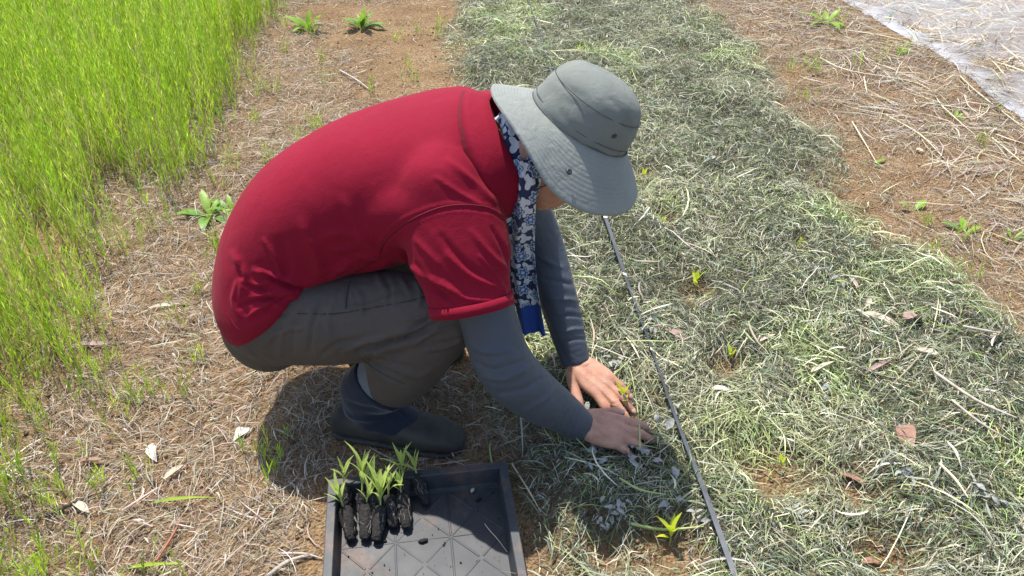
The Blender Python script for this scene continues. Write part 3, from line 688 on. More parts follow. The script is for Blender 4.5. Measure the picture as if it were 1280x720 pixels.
surf_seam('seam', trousers, [(452, 448), (476, 466), (506, 480)], M_tseam, .0007)
# ribbed sleeve cuffs
def band(C, A, sd, r, width, thick, name, mat, parent, n=40):
    A = unit(A); s = np.asarray(sd, float); s = unit(s-A*np.dot(s, A)); o_ = np.cross(A, s); vs, fs = [], []
    prof = [(0, 0), (0, thick), (width, thick), (width, 0)]
    for i in range(n):
        t = 2*math.pi*i/n; e = s*math.cos(t)*r[0]+o_*math.sin(t)*r[1]; e1 = unit(e)
        for a, h in prof: vs.append(C+A*a+e+e1*(h+.0008*math.sin(i*3.7)))
    for i in range(n):
        j = (i+1) % n
        for k in range(4): fs.append((i*4+k, j*4+k, j*4+(k+1) % 4, i*4+(k+1) % 4))
    return pchild(name, py_mesh(name, vs, fs), mat, parent)
A_ = unit(SLV_E-V(-.110, 1.305, .610))
band(SLV_E-A_*.016, A_, (1, 0, 0), (.0785, .0715), .021, .0035, 'sleeve_cuff', M_shirt, shirt)
# collar
cb, cf_ = V(-.066, HYC+.050, .765), V(.004, HYC+.020, .568); cc = (cb+cf_)/2; cn = unit(np.cross(V(0, 1, 0), cb-cf_)); cn = cn*np.sign(cn[0])
vs, fs = [], []; nC = 56
for i in range(nC+1):
    t = math.radians(10+340*i/nC)                       # open at the throat
    e = -(cb-cf_)/2*math.cos(t)*-1; 
    dirv = (cb-cf_)/2*(-math.cos(t))+V(0, 1, 0)*.112*math.sin(t)
    for a, k in ((-.026, 1.20), (-.008, 1.14), (.010, 1.02), (.022, .97), (.023, .93), (.010, .94), (-.014, 1.02)):
        vs.append(cc+dirv*k+cn*(a*(1+.55*abs(math.sin(t)))+.004*abs(math.sin(t))+.003*math.sin(3*t)))
for i in range(nC):
    for k in range(7): fs.append((i*7+k, (i+1)*7+k, (i+1)*7+(k+1) % 7, i*7+(k+1) % 7))
pchild('collar', py_mesh('collar', vs, fs), M_shirt, shirt)

# long under-sleeves
fdR, fdL = unit(WR_R-EL_R), unit(WR_L-EL_L)
me = remeshed('arm_sleeve', [tube([SH_R, (SH_R+EL_R)/2+V(-.004, 0, 0), EL_R*.97+SH_R*.03, EL_R*.62+WR_R*.38+V(-.003, -.004, -.004), EL_R*.25+WR_R*.75, WR_R+fdR*.012], [.046, .056, .058, .055, .045, .037], cap=(.05, .003))], .0035, 5)
folds(me, [([(585, 430), (610, 440), (640, 436)], 5, .003), ([(590, 450), (615, 462), (650, 452)], 5, -.0025), ([(600, 470), (630, 474), (668, 455)], 5, .003), ([(620, 492), (650, 488), (680, 472)], 5, -.0025), ([(650, 516), (676, 502), (694, 486)], 4, .0025),
           ([(700, 540), (712, 520), (718, 505)], 3, .0025), ([(712, 546), (722, 528), (726, 512)], 3, -.0025), ([(690, 536), (702, 515), (706, 497)], 4, -.002), ([(648, 400), (660, 420), (672, 440)], 4, .003)], .0026, 22, 2.2, .85)
pchild('arm_sleeve', me, M_sleeve)
me = remeshed('arm_sleeve', [tube([SH_L, (SH_L+EL_L)/2, EL_L, EL_L*.6+WR_L*.4, EL_L*.25+WR_L*.75, WR_L+fdL*.006], [.056, .055, .050, .048, .041, .036], cap=(.05, .003))], .0035, 5)
folds(me, [([(672, 320), (690, 330), (704, 335)], 4, .003), ([(680, 350), (700, 352), (714, 356)], 4, -.003), ([(688, 375), (706, 374), (720, 376)], 4, .003), ([(694, 398), (712, 394), (728, 396)], 3, -.003), ([(698, 418), (716, 412), (732, 412)], 3, .003), ([(700, 430), (718, 424), (734, 424)], 3, -.0025)], .0026, 24, 2.0, .85)
pchild('arm_sleeve', me, M_sleeve)

# socks and boots
def boot(ank, heel, toe, knee, sg):
    ax_ = unit(toe-heel); sd = unit(np.cross(V(0, 0, 1), ax_)); Lb = np.linalg.norm(toe-heel); rg = []
    for s, h, wd in ((.02, .052, .056), (.08, .074, .070), (.22, .074, .076), (.38, .070, .078), (.55, .070, .087), (.72, .060, .098), (.86, .050, .093), (.95, .040, .074), (.985, .034, .058)):
        c = heel+ax_*Lb*s; c[2] = .006+h/2; rg.append((c, sd*wd/2, V(0, 0, h/2)))
    shin = unit(knee-ank)
    lower = remeshed('boot', [ring_loft(rg, 28, 4, 2.7, (.010, .012)), tube([ank+V(-.022, 0, -.040), ank+V(-.024, 0, -.005)], [(.038, .046), (.036, .042)], side=sd)], .0035, 6)
    co = get_co(lower); co[:, 2] = np.maximum(co[:, 2], .004+.0*co[:, 2]); set_co(lower, co)
    b = pchild('boot', lower, M_rubber)
    top = ank+V(.006, 0, .045)+shin*.042
    sh = remeshed('boot_shaft', [tube([ank+V(.010, 0, -.030), ank+V(-.004, 0, .012), ank+V(-.004, 0, .045), top], [(.046, .068), (.050, .066), (.058, .067), (.066, .072)], side=sd, cap=(.02, .003)),
                                 tube([ank+V(0, 0, -.012), ank+ax_*.06+V(0, 0, -.030), ank+ax_*.105+V(0, 0, -.047)], [(.047, .042), (.046, .038), (.038, .026)], side=sd)], .0035, 6)
    folds(sh, [([(428, 500), (450, 508), (470, 512)], 4, -.004), ([(425, 515), (448, 524), (480, 524)], 4, .0035), ([(470, 506), (490, 512), (510, 528)], 3, .004), ([(484, 506), (500, 516), (514, 530)], 2.5, -.003)], .0025, 26)
    pchild('boot_shaft', sh, M_neoprene, b)
    tcap = [heel+ax_*Lb*(.70-.05*abs(math.sin(q)))+sd*.0505*math.cos(q)+V(0, 0, .006+.060*max(0, math.sin(q))) for q in np.linspace(0, math.pi, 11)]
    pchild('toe_seam', py_mesh('toe_seam', *tube(tcap, [.0022]*11, n=6, sub=2, side=(1, 0, 0))), M_rubber, b)
    sv = ring_loft([(V(c[0], c[1], .008), u_*1.015, V(0, 0, .008)) for c, u_, _ in rg], 20, 3, 3.5, (.006, .008)); pchild('sole', py_mesh('sole', *sv), M_rubber, b)
    st = ank+V(.004, 0, .02); so = tube([ank+V(0, 0, .0), ank+V(.006, 0, .05), ank+V(.006, 0, .05)+shin*.085], [(.044, .046), (.054, .056), (.061, .063)], side=sd)
    pchild('sock', py_mesh('sock', *so), M_sock, b)
boot(ANK_R, V(-.415, 1.350, 0), V(-.112, 1.292, 0), KNEE_R, -1)
boot(ANK_L, V(-.425, 1.600, 0), V(-.130, 1.630, 0), KNEE_L, 1)

# neck towel: a twist round the neck and two hanging ends
def towel_mat():
    m, nt, o = mat_new('printed_towel'); L = nt.links
    uv = N(nt, 'ShaderNodeAttribute', attribute_name='tuv')
    def math_(op, a, b=None, val=None):
        n = N(nt, 'ShaderNodeMath', operation=op)
        L.new(a, n.inputs[0])
        if b is not None: L.new(b, n.inputs[1])
        elif val is not None: n.inputs[1].default_value = val
        return n.outputs[0]
    def flower(scale, petals, r0, amp, seed):
        mp = N(nt, 'ShaderNodeMapping'); mp.inputs['Scale'].default_value = (scale, scale, 1); mp.inputs['Location'].default_value = (seed*3.7, seed*1.9, 0)
        L.new(uv.outputs['Vector'], mp.inputs['Vector'])
        vo = N(nt, 'ShaderNodeTexVoronoi', voronoi_dimensions='2D'); vo.inputs['Scale'].default_value = 1; vo.inputs['Randomness'].default_value = .55
        L.new(mp.outputs[0], vo.inputs['Vector'])
        su = N(nt, 'ShaderNodeVectorMath', operation='SUBTRACT'); L.new(mp.outputs[0], su.inputs[0]); L.new(vo.outputs['Position'], su.inputs[1])
        sp = N(nt, 'ShaderNodeSeparateXYZ'); L.new(su.outputs[0], sp.inputs[0])
        an = math_('ARCTAN2', sp.outputs[1], sp.outputs[0]); pc = math_('COSINE', math_('MULTIPLY', an, val=petals))
        rad = math_('ADD', math_('MULTIPLY', pc, val=amp), val=r0)
        return math_('SUBTRACT', vo.outputs['Distance'], rad), vo
    leafs, vo1 = flower(28, 3, .40, .15, 1.0); fl, vo2 = flower(20, 6, .30, .06, 2.0)
    lm = math_('LESS_THAN', leafs, val=0); fm = math_('LESS_THAN', fl, val=0); fi = math_('LESS_THAN', fl, val=-.07); fc = math_('LESS_THAN', vo2.outputs['Distance'], val=.09)
    fb = math_('LESS_THAN', fl, val=.05)
    def mixc(f, a, b):
        n = N(nt, 'ShaderNodeMix', data_type='RGBA'); L.new(f, n.inputs[0])
        for i, c in ((6, a), (7, b)):
            if isinstance(c, tuple): n.inputs[i].default_value = (*c, 1)
            else: L.new(c, n.inputs[i])
        return n.outputs[2]
    c = mixc(lm, (.014, .026, .085), (.62, .66, .74)); c = mixc(fb, c, (.014, .026, .085)); c = mixc(fm, c, (.50, .55, .64)); c = mixc(fi, c, (.05, .14, .36)); c = mixc(fc, c, (.5, .55, .6))
    at = N(nt, 'ShaderNodeAttribute', attribute_name='blue'); st = math_('GREATER_THAN', at.outputs['Fac'], val=.5)
    c = mixc(st, c, (.012, .06, .30))
    b = N(nt, 'ShaderNodeBsdfPrincipled'); b.inputs['Roughness'].default_value = .9; b.inputs['Sheen Weight'].default_value = .2; L.new(c, b.inputs['Base Color'])
    L.new(b.outputs[0], o.inputs['Surface']); return m
M_towel = towel_mat()
def cloth_strip(name, pts, wid, side, parent, blue_from=2, wav=.006, nu=11, ph=0.0):
    P = catmull(np.array(pts), 8); W = catmull(np.array(wid)[:, None], 8)[:, 0]; n = len(P); vs, uv, bl, fs = [], [], [], []
    ln = np.r_[0, np.cumsum(np.linalg.norm(np.diff(P, axis=0), axis=1))]
    for i in range(n):
        t = unit(P[min(i+1, n-1)]-P[max(i-1, 0)]); s = np.asarray(side, float); s = unit(s-t*np.dot(s, t)); o_ = np.cross(t, s)
        for th in (0, .0022):
            for j in range(nu):
                a = j/(nu-1)-.5
                vs.append(P[i]+s*a*W[i]+o_*(wav*math.sin(a*9+ph+i*.08)+wav*.6*math.sin(a*17+i*.15)+th)); uv.append((a*.085, ln[i], 0)); bl.append(1.0 if ln[i]/ln[-1] > blue_from else 0.0)
    k = 2*nu
    for i in range(n-1):
        for j in range(nu-1):
            fs.append((i*k+j, i*k+j+1, (i+1)*k+j+1, (i+1)*k+j)); fs.append((i*k+nu+j, (i+1)*k+nu+j, (i+1)*k+nu+j+1, i*k+nu+j+1))
        fs.append((i*k, (i+1)*k, (i+1)*k+nu, i*k+nu)); fs.append((i*k+nu-1, i*k+2*nu-1, (i+1)*k+2*nu-1, (i+1)*k+nu-1))
    for r in (0, n-1):
        for j in range(nu-1): fs.append((r*k+j, r*k+nu+j, r*k+nu+j+1, r*k+j+1))
    me = py_mesh(name, vs, fs)
    a = me.attributes.new('tuv', 'FLOAT_VECTOR', 'POINT'); a.data.foreach_set('vector', np.array(uv, np.float32).ravel())
    a = me.attributes.new('blue', 'FLOAT', 'POINT'); a.data.foreach_set('value', np.array(bl, np.float32))
    return pchild(name, me, M_towel, parent)
nkc = V(.018, HYC+.020, .660); nkax = unit(V(.93, 0, .10)); nku = unit(np.cross(nkax, V(0, 1, 0))); nku = nku*np.sign(nku[2])
loop = [nkc+nku*.088*math.cos(t)+V(0, -.083, 0)*math.sin(t)+nkax*.012*math.sin(2*t) for t in np.linspace(-2.5, 2.5, 13)]
towel = cloth_strip('neck_towel', loop, [.074]*13, nkax, person, 2, .005)
cloth_strip('towel_end', [PY(648, 200, 1.335), PY(651, 232, 1.330), PY(650, 275, 1.355), PY(650, 315, 1.40), PY(655, 355, 1.42), PY(662, 392, 1.435), PY(667, 416, 1.44)], [.040, .055, .058, .062, .064, .064, .060], (1, -.25, 0), towel, .83, .006)
cloth_strip('towel_end', [PY(640, 228, 1.335), PY(634, 262, 1.36), PY(634, 300, 1.43), PY(640, 345, 1.46), PY(648, 380, 1.47)], [.028, .036, .044, .05, .05], (1, -.5, 0), towel, .9, .006, ph=1.3)

# hat
HB = HATB
ht = math.radians(31); hau = V(math.sin(ht), -.015, math.cos(ht)); haf = V(math.cos(ht), 0, -math.sin(ht)); has = V(0, 1, 0)
def hat_surf(prof, n=72, sub=5, thick=0.0, wob=0.0):
    P = catmull(np.array(prof, float), sub); vs, fs = [], []
    for rf, rs, h in P:
        for j in range(n):
            t = 2*math.pi*j/n; k = max(0, (rf-.105)/.075)
            wv = wob*k*(math.sin(2*t+.6)+.5*math.sin(3*t+2.1)+.25*math.sin(5*t))
            vs.append(HB+haf*rf*math.cos(t)+has*rs*math.sin(t)+hau*(h+wv+.050*k*max(0, -math.cos(t)-.1)**1.3))
    m = len(P)
    for i in range(m-1):
        for j in range(n):
            k = (j+1) % n; fs.append((i*n+j, i*n+k, (i+1)*n+k, (i+1)*n+j))
    return vs, fs, m, n
crown_prof = [(.104, .092, .004), (.1025, .091, .02), (.099, .0885, .042), (.093, .083, .062), (.083, .075, .080), (.069, .062, .093), (.049, .044, .1025), (.026, .023, .1075), (.001, .001, .109)]
vs, fs, m_, n_ = hat_surf(crown_prof)
me = py_mesh('hat', vs, fs)
folds(me, [([(668, 160), (690, 175), (700, 195)], 6, .002), ([(690, 120), (720, 130), (740, 160)], 9, -.002), ([(680, 140), (706, 165), (740, 200)], 4, -.0015), ([(742, 110), (760, 140), (770, 160)], 7, .002), ([(660, 120), (672, 150), (690, 178)], 4, .0025), ([(700, 100), (712, 112), (730, 120)], 5, -.0025), ([(735, 170), (750, 185), (768, 200)], 4, .0022), ([(700, 170), (722, 186), (748, 204)], 4, .0025), ([(760, 120), (776, 140), (784, 165)], 4, -.0022)], .0050, 20)
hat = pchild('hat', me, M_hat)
brim_prof = [(.103, .089, .006), (.108, .094, .002), (.121, .107, -.010), (.139, .125, -.027), (.157, .143, -.045), (.172, .158, -.061), (.175, .161, -.065), (.172, .158, -.0675), (.148, .134, -.037), (.120, .106, -.012), (.103, .089, .002)]
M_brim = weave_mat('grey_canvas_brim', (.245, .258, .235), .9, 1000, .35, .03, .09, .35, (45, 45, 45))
def add_rings(mat):
    nt = mat.node_tree; L = nt.links; b = next(n for n in nt.nodes if n.type == 'BSDF_PRINCIPLED')
    at = N(nt, 'ShaderNodeAttribute', attribute_name='rad'); an = N(nt, 'ShaderNodeAttribute', attribute_name='around')
    m1 = N(nt, 'ShaderNodeMath', operation='MULTIPLY'); m1.inputs[1].default_value = 2*math.pi/.0056; L.new(at.outputs['Fac'], m1.inputs[0])
    s1 = N(nt, 'ShaderNodeMath', operation='SINE'); L.new(m1.outputs[0], s1.inputs[0])
    nz = N(nt, 'ShaderNodeTexNoise'); nz.inputs['Scale'].default_value = 130; nz.inputs['Detail'].default_value = 3; tc = N(nt, 'ShaderNodeTexCoord'); L.new(tc.outputs['Object'], nz.inputs['Vector'])
    mu = N(nt, 'ShaderNodeMath', operation='MULTIPLY'); L.new(s1.outputs[0], mu.inputs[0]); L.new(nz.outputs['Fac'], mu.inputs[1])
    ad = N(nt, 'ShaderNodeMath', operation='ADD'); L.new(mu.outputs[0], ad.inputs[0]); L.new(nz.outputs['Fac'], ad.inputs[1])
    bp = N(nt, 'ShaderNodeBump'); bp.inputs['Strength'].default_value = .16; bp.inputs['Distance'].default_value = .003; L.new(ad.outputs[0], bp.inputs['Height'])
    old = b.inputs['Normal'].links[0].from_socket; L.new(old, bp.inputs['Normal']); L.new(bp.outputs[0], b.inputs['Normal'])
add_rings(M_brim)
vs, fs, m_, n_ = hat_surf(brim_prof, 96, 5, 0, .0110)
me = py_mesh('brim', vs, fs); rad = np.repeat(catmull(np.array(brim_prof), 5)[:, 0], 96)
a = me.attributes.new('rad', 'FLOAT', 'POINT'); a.data.foreach_set('value', rad.astype(np.float32))
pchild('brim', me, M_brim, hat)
def hat_pt(t, rf, rs, h): return HB+haf*rf*math.cos(t)+has*rs*math.sin(t)+hau*h
def seam(name, pts, r=.0009): v, f = tube(pts, [r]*len(pts), side=(0, 1, .3), n=6, sub=2); pchild(name, py_mesh(name, v, f), M_thread, hat)
seam('seam', [hat_pt(t, .0936, .0838, .0650) for t in np.linspace(0, 2*math.pi, 50)], .0008)
seam('seam', [hat_pt(t, .1045, .0930, .018) for t in np.linspace(0, 2*math.pi, 50)], .0007)
seam('seam', [hat_pt(t, .1050, .0932, .006) for t in np.linspace(0, 2*math.pi, 50)], .0011)
for tt, hh_ in ((-1.15, .042), (1.15, .042), (1.9, .042)):
    c = hat_pt(tt, .1000, .0892, hh_); nrm = unit(c-HB-hau*hh_); s_ = unit(np.cross(nrm, hau)); u_ = np.cross(s_, nrm)
    pts = [c+nrm*.0008+(s_*math.cos(q)+u_*math.sin(q))*.0034 for q in np.linspace(0, 2*math.pi, 13)]
    v, f = tube(pts, [.0013]*13, side=nrm, n=8, sub=1); pchild('eyelet', py_mesh('eyelet', v, f), M_dark, hat)
for tt in (-1.62, 1.62):
    c = hat_pt(tt, .154, .140, -.036); nrm = unit(hau*.85+(c-HB)/np.linalg.norm(c-HB)*.5)
    s_ = unit(np.cross(nrm, haf)); u_ = np.cross(s_, nrm)
    v, f = ring_loft([(c-nrm*.001, s_*.0055, u_*.0055), (c+nrm*.0012, s_*.0055, u_*.0055), (c+nrm*.0022, s_*.0042, u_*.0042), (c+nrm*.0014, s_*.002, u_*.002)], 14, 2, 2, (0, 0))
    pchild('snap_button', py_mesh('snap_button', v, f), M_dark, hat)
v, f = tube([hp(.01, -.076, .0), hp(.012, -.070, -.05), hp(.006, -.060, -.10), hp(.010, -.02, -.128), hp(.010, .02, -.128), hp(.006, .060, -.10), hp(.012, .070, -.05), hp(.01, .076, .0)], [.0014]*8, n=6, side=hf)
pchild('chin_cord', py_mesh('chin_cord', v, f), M_thread, hat)

# ------------------------------------------------------------------ leaves
def leaf_mesh(name, L, W, fold=.25, curl=.25, nseg=7, peak=.45, wave=0.0, sharp=1.0, twist=0.0, thick=0.0):
    """blade along +x, its upper face to +z"""
    vs, fs = [], []
    for i in range(nseg+1):
        s = i/nseg; a = s**(math.log(.5)/math.log(peak)); wd = W*.5*max(.04, math.sin(math.pi*min(a, .985)))**sharp
        th = curl*s; x = L*(math.sin(th)/curl if abs(curl) > 1e-4 else s); z = -L*((1-math.cos(th))/curl if abs(curl) > 1e-4 else 0)
        wv = wave*math.sin(s*11)*W
        tw = twist*s
        for k, f in ((-1, fold), (0, 0), (1, fold)):
            yy = k*wd*math.cos(tw); zz = abs(k)*wd*f+k*wd*math.sin(tw)+(wv if k == 1 else -wv*.7 if k == -1 else 0)
            vs.append((x, yy, z+zz))
    for i in range(nseg):
        for k in range(2): fs.append((i*3+k, (i+1)*3+k, (i+1)*3+k+1, i*3+k+1))
    return py_mesh(name, vs, fs)
def orient(dirv, up=(0, 0, 1), roll=0.0):
    x = unit(dirv); u_ = np.asarray(up, float)
    if abs(np.dot(x, unit(u_))) > .97: u_ = V(0, -1, .2)
    y = unit(np.cross(u_, x)); z = np.cross(x, y)
    m = Matrix(((x[0], y[0], z[0]), (x[1], y[1], z[1]), (x[2], y[2], z[2]))).to_4x4()
    return m @ Matrix.Rotation(roll, 4, 'X')
def place(o, loc, dirv, up=(0, 0, 1), roll=0.0, sc=1.0):
    o.matrix_basis = Matrix.Translation(tuple(loc)) @ orient(dirv, up, roll) @ Matrix.Scale(sc, 4)
def veined(name, c1, c2, transl=.3, rough=.45, scale=14):
    return simple(name, c1, rough, nscale=scale, col2=c2, transl=transl, bump=.2, bscale=90)
M_sprout = veined('sprout_leaf', (.60, .68, .22), (.45, .57, .14), .42)
M_sprout2 = veined('planted_leaf', (.70, .76, .06), (.55, .66, .05), .45)
M_stem = simple('sprout_stem', (.42, .46, .16), .5)
M_weed = veined('weed_leaf', (.20, .36, .045), (.11, .24, .03), .35)
M_weed2 = veined('weed_leaf_bright', (.32, .47, .05), (.20, .36, .035), .4)

# ------------------------------------------------------------------ seedling tray
def tray_mat():
    m, nt, o = mat_new('tray_plastic'); L = nt.links; tc = N(nt, 'ShaderNodeTexCoord')
    b = N(nt, 'ShaderNodeBsdfPrincipled'); b.inputs['Specular IOR Level'].default_value = .5
    n1 = N(nt, 'ShaderNodeTexNoise'); n1.inputs['Scale'].default_value = 13; n1.inputs['Detail'].default_value = 7; n1.inputs['Roughness'].default_value = .7
    n2 = N(nt, 'ShaderNodeTexNoise'); n2.inputs['Scale'].default_value = 4.5; n2.inputs['Detail'].default_value = 6; n2.inputs['Roughness'].default_value = .75
    for n in (n1, n2): L.new(tc.outputs['Object'], n.inputs['Vector'])
    r1 = ramp(nt, n1.outputs['Fac'], [(.3, (.020, .023, .027)), (.6, (.036, .040, .046)), (.8, (.058, .060, .064))])
    r2 = ramp(nt, n2.outputs['Fac'], [(.52, (0, 0, 0)), (.68, (1, 1, 1))])
    mx = N(nt, 'ShaderNodeMix', data_type='RGBA'); L.new(r2.outputs[0], mx.inputs[0]); L.new(r1.outputs[0], mx.inputs[6]); mx.inputs[7].default_value = (.13, .072, .048, 1)
    L.new(mx.outputs[2], b.inputs['Base Color'])
    rr = ramp(nt, n1.outputs['Fac'], [(.3, (.42, .42, .42)), (.7, (.62, .62, .62))]); L.new(rr.outputs[0], b.inputs['Roughness'])
    bp = N(nt, 'ShaderNodeBump'); bp.inputs['Strength'].default_value = .12; bp.inputs['Distance'].default_value = .003
    L.new(n1.outputs['Fac'], bp.inputs['Height']); L.new(bp.outputs[0], b.inputs['Normal']); L.new(b.outputs[0], o.inputs['Surface']); return m
M_tray = tray_mat()
TH = .058
tl, trr = PZ(414, 603, TH), PZ(630, 580, TH)
tdx = unit(V(trr[0]-tl[0], trr[1]-tl[1], 0)); tdy = V(-tdx[1], tdx[0], 0)
TW = float(np.linalg.norm(trr-tl)); TL_ = .50
tc0 = (tl+trr)/2-tdy*TL_/2; tray_z = float(max(0, H(np.array([tc0[0]]), np.array([tc0[1]]))[0]))+.003
tray = tag(empty('seedling_tray', (tc0[0], tc0[1], tray_z), (0, 0, math.atan2(tdx[1], tdx[0]))), 'black plastic seedling tray lying on the soil beside the boot', 'tray')
def tpt(a, b, z=0): return V(*(tc0+tdx*a+tdy*b))+V(0, 0, z-tc0[2]+tray_z)      # tray coordinates to the field
def wall_mesh(a0, b0, a1, b1, h, t0=.012, flare=.008):
    d = unit(V(a1-a0, b1-b0, 0)); n_ = V(d[1], -d[0], 0); L_ = math.hypot(a1-a0, b1-b0)     # n_: outward
    prof = [(-t0*.2-flare, .0), (-.0015, h-.006), (0.004, h-.0055), (.0048, h-.010), (.0062, h-.010), (.0062, h-.001), (.0048, h), (-t0+.0015, h), (-t0, h-.0015), (-t0-.002, .30*h), (-t0-flare, .002)]
    vs, fs = [], []; k = len(prof)
    for e, (pa, pb) in enumerate(((a0, b0), (a1, b1))):
        for o_, z in prof:
            ext = o_*(1 if e else -1)                                          # mitred corners
            vs.append(V(pa, pb, 0)+n_*o_+d*ext+V(0, 0, z))
    for j in range(k): fs.append((j, (j+1) % k, k+(j+1) % k, k+j))
    return py_mesh('wall', vs, fs)
hw, hl_ = TW/2, TL_/2
for a0, b0, a1, b1 in ((-hw, -hl_, hw, -hl_), (hw, -hl_, hw, hl_), (hw, hl_, -hw, hl_), (-hw, hl_, -hw, -hl_)):
    o = link('wall', wall_mesh(a0, b0, a1, b1, TH), M_tray, tray, smooth=False)
gx = np.linspace(-hw+.012, hw-.012, 50); gy = np.linspace(-hl_+.012, hl_-.012, 70); fx, fy = np.meshgrid(gx, gy)
fz = .006+(fbm(fx*14+3, fy*14+5, 21, 2)-.5)*.0012
ii = np.arange(fx.size).reshape(fx.shape)
link('tray_floor', np_mesh('tray_floor', np.stack([fx, fy, fz], -1), np.stack([ii[:-1, :-1], ii[:-1, 1:], ii[1:, 1:], ii[1:, :-1]], -1).reshape(-1, 4)), M_tray, tray)
def rib(a0, b0, a1, b1, r=.0024):
    d = unit(V(a1-a0, b1-b0, 0)); n_ = V(-d[1], d[0], 0); vs = []
    for pa, pb in ((a0, b0), (a1, b1)):
        for o_, z in ((-r*1.6, .0045), (-r*.5, .0070), (r*.5, .0070), (r*1.6, .0045)): vs.append(V(pa, pb, z)+n_*o_)
    link('rib', py_mesh('rib', vs, [(0, 1, 5, 4), (1, 2, 6, 5), (2, 3, 7, 6), (3, 0, 4, 7), (0, 3, 2, 1), (4, 5, 6, 7)]), M_tray, tray, smooth=False)
nxr, nyr = 3, 4
sx, sy = (2*hw-.03)/nxr, (2*hl_-.03)/nyr
for i in range(nxr):
    for j in range(nyr):
        ca, cb_ = -hw+.015+(i+.5)*sx, -hl_+.015+(j+.5)*sy
        for qx, qy in ((1, 1), (-1, 1), (1, -1), (-1, -1)): rib(ca+.004*qx, cb_+.004*qy, ca+qx*sx*.49, cb_+qy*sy*.49)
        if j < nyr-1: rib(ca-sx*.47, cb_+sy/2, ca+sx*.47, cb_+sy/2)
        if i < nxr-1: rib(ca+sx/2, cb_-sy*.47, ca+sx/2, cb_+sy*.47)
# plug seedlings lying in the tray: root plug, stem, leaves
def plug_mat():
    m, nt, o = mat_new('root_plug'); L = nt.links; tc = N(nt, 'ShaderNodeTexCoord')
    b = N(nt, 'ShaderNodeBsdfPrincipled'); b.inputs['Roughness'].default_value = .9
    n1 = N(nt, 'ShaderNodeTexNoise'); n1.inputs['Scale'].default_value = 170; n1.inputs['Detail'].default_value = 5; L.new(tc.outputs['Object'], n1.inputs['Vector'])
    r1 = ramp(nt, n1.outputs['Fac'], [(.35, (.006, .005, .005)), (.6, (.022, .018, .016)), (.78, (.05, .042, .036))])
    L.new(r1.outputs[0], b.inputs['Base Color'])
    bp = N(nt, 'ShaderNodeBump'); bp.inputs['Strength'].default_value = 1; bp.inputs['Distance'].default_value = .004; L.new(n1.outputs['Fac'], bp.inputs['Height']); L.new(bp.outputs[0], b.inputs['Normal'])
    L.new(b.outputs[0], o.inputs['Surface']); return m
M_plug = plug_mat(); M_root = simple('white_root', (.26, .23, .20), .8)
LEAF_A = [leaf_mesh('leaf', .052, .0075, .45, c, 7, .42) for c in (.15, .45, .8)]
LEAF_B = [leaf_mesh('leaf', .034, .010, .35, c, 6, .45) for c in (.1, .5)]
def sprout(root, stem_pts, mat, nl, scale, az0, r=.0016, wide=1.0, spread=.55):
    P = catmull(np.array(stem_pts), 5)
    v, f = tube(stem_pts, [r*1.2, r, r*.8][:len(stem_pts)] if len(stem_pts) == 3 else [r]*len(stem_pts), n=7, sub=4, side=(0, 1, .2)); link('stem', py_mesh('stem', v, f), M_stem, root)
    tang = unit(P[-1]-P[-3])
    for k in range(nl):
        s = 1-.42*(k/max(1, nl-1))**1.1 if k else 1.0; p = P[int(s*(len(P)-1))]
        az = az0+k*2.4; sd = unit(np.cross(tang, V(.3, .2, 1)+tang*.01)); o_ = np.cross(tang, sd)
        open_ = .10+spread*(k/nl)+.12*random.random(); d = tang*math.cos(open_)+(sd*math.cos(az)+o_*math.sin(az))*math.sin(open_)
        me_ = random.choice(LEAF_A if k else LEAF_B); lf = link('leaf', me_ if me_.users == 0 else me_, None, root)
        if not me_.materials: me_.materials.append(None)
        lf.data = me_; lf.material_slots[0].link = 'OBJECT'; lf.material_slots[0].material = mat
        place(lf, p, d, up=-(tang*0+(sd*math.cos(az)+o_*math.sin(az)))+tang*.6, sc=scale*(.8+.35*random.random()))
        lf.scale[1] *= wide
TRAY_SEED = [  # leaf top, stem foot, plug end (pixels), heights, label
    ((416, 598), (431, 636), (438, 672), .105, 'tray seedling nearest the left wall, yellowest leaves leaning left', 6, 1.0),
    ((429, 574), (430, 605), (433, 634), .125, 'tray seedling in the far left corner behind the yellowest one', 5, .9),
    ((453, 566), (453, 616), (455, 646), .13, 'tallest of the tray seedlings in the back left row, upright with narrow leaves', 7, 1.1),
    ((464, 597), (457, 633), (456, 671), .10, 'tray seedling with a thin leaning shoot, second plug from the left in front', 5, .85),
    ((475, 590), (475, 635), (471, 673), .12, 'tray seedling with widest leaf fan, third plug from left in front', 8, 1.1),
    ((487, 586), (485, 622), (492, 656), .115, 'tray seedling half hidden behind the widest leaf fan, fourth plug in front', 5, .85),
    ((497, 590), (502, 619), (508, 657), .10, 'tray seedling with pale root tip, rightmost plug of the front row', 5, .9),
    ((499, 558), (504, 598), (505, 630), .135, 'tall tray seedling close to the boot, left of the rightmost one', 5, 1.0),
    ((513, 562), (521, 594), (532, 627), .13, 'tray seedling farthest right, standing alone beside the empty floor', 4, .9),
    ((466, 577), (466, 614), (468, 645), .12, 'tray seedling in the middle of the back row between the tall shoots', 4, .85)]
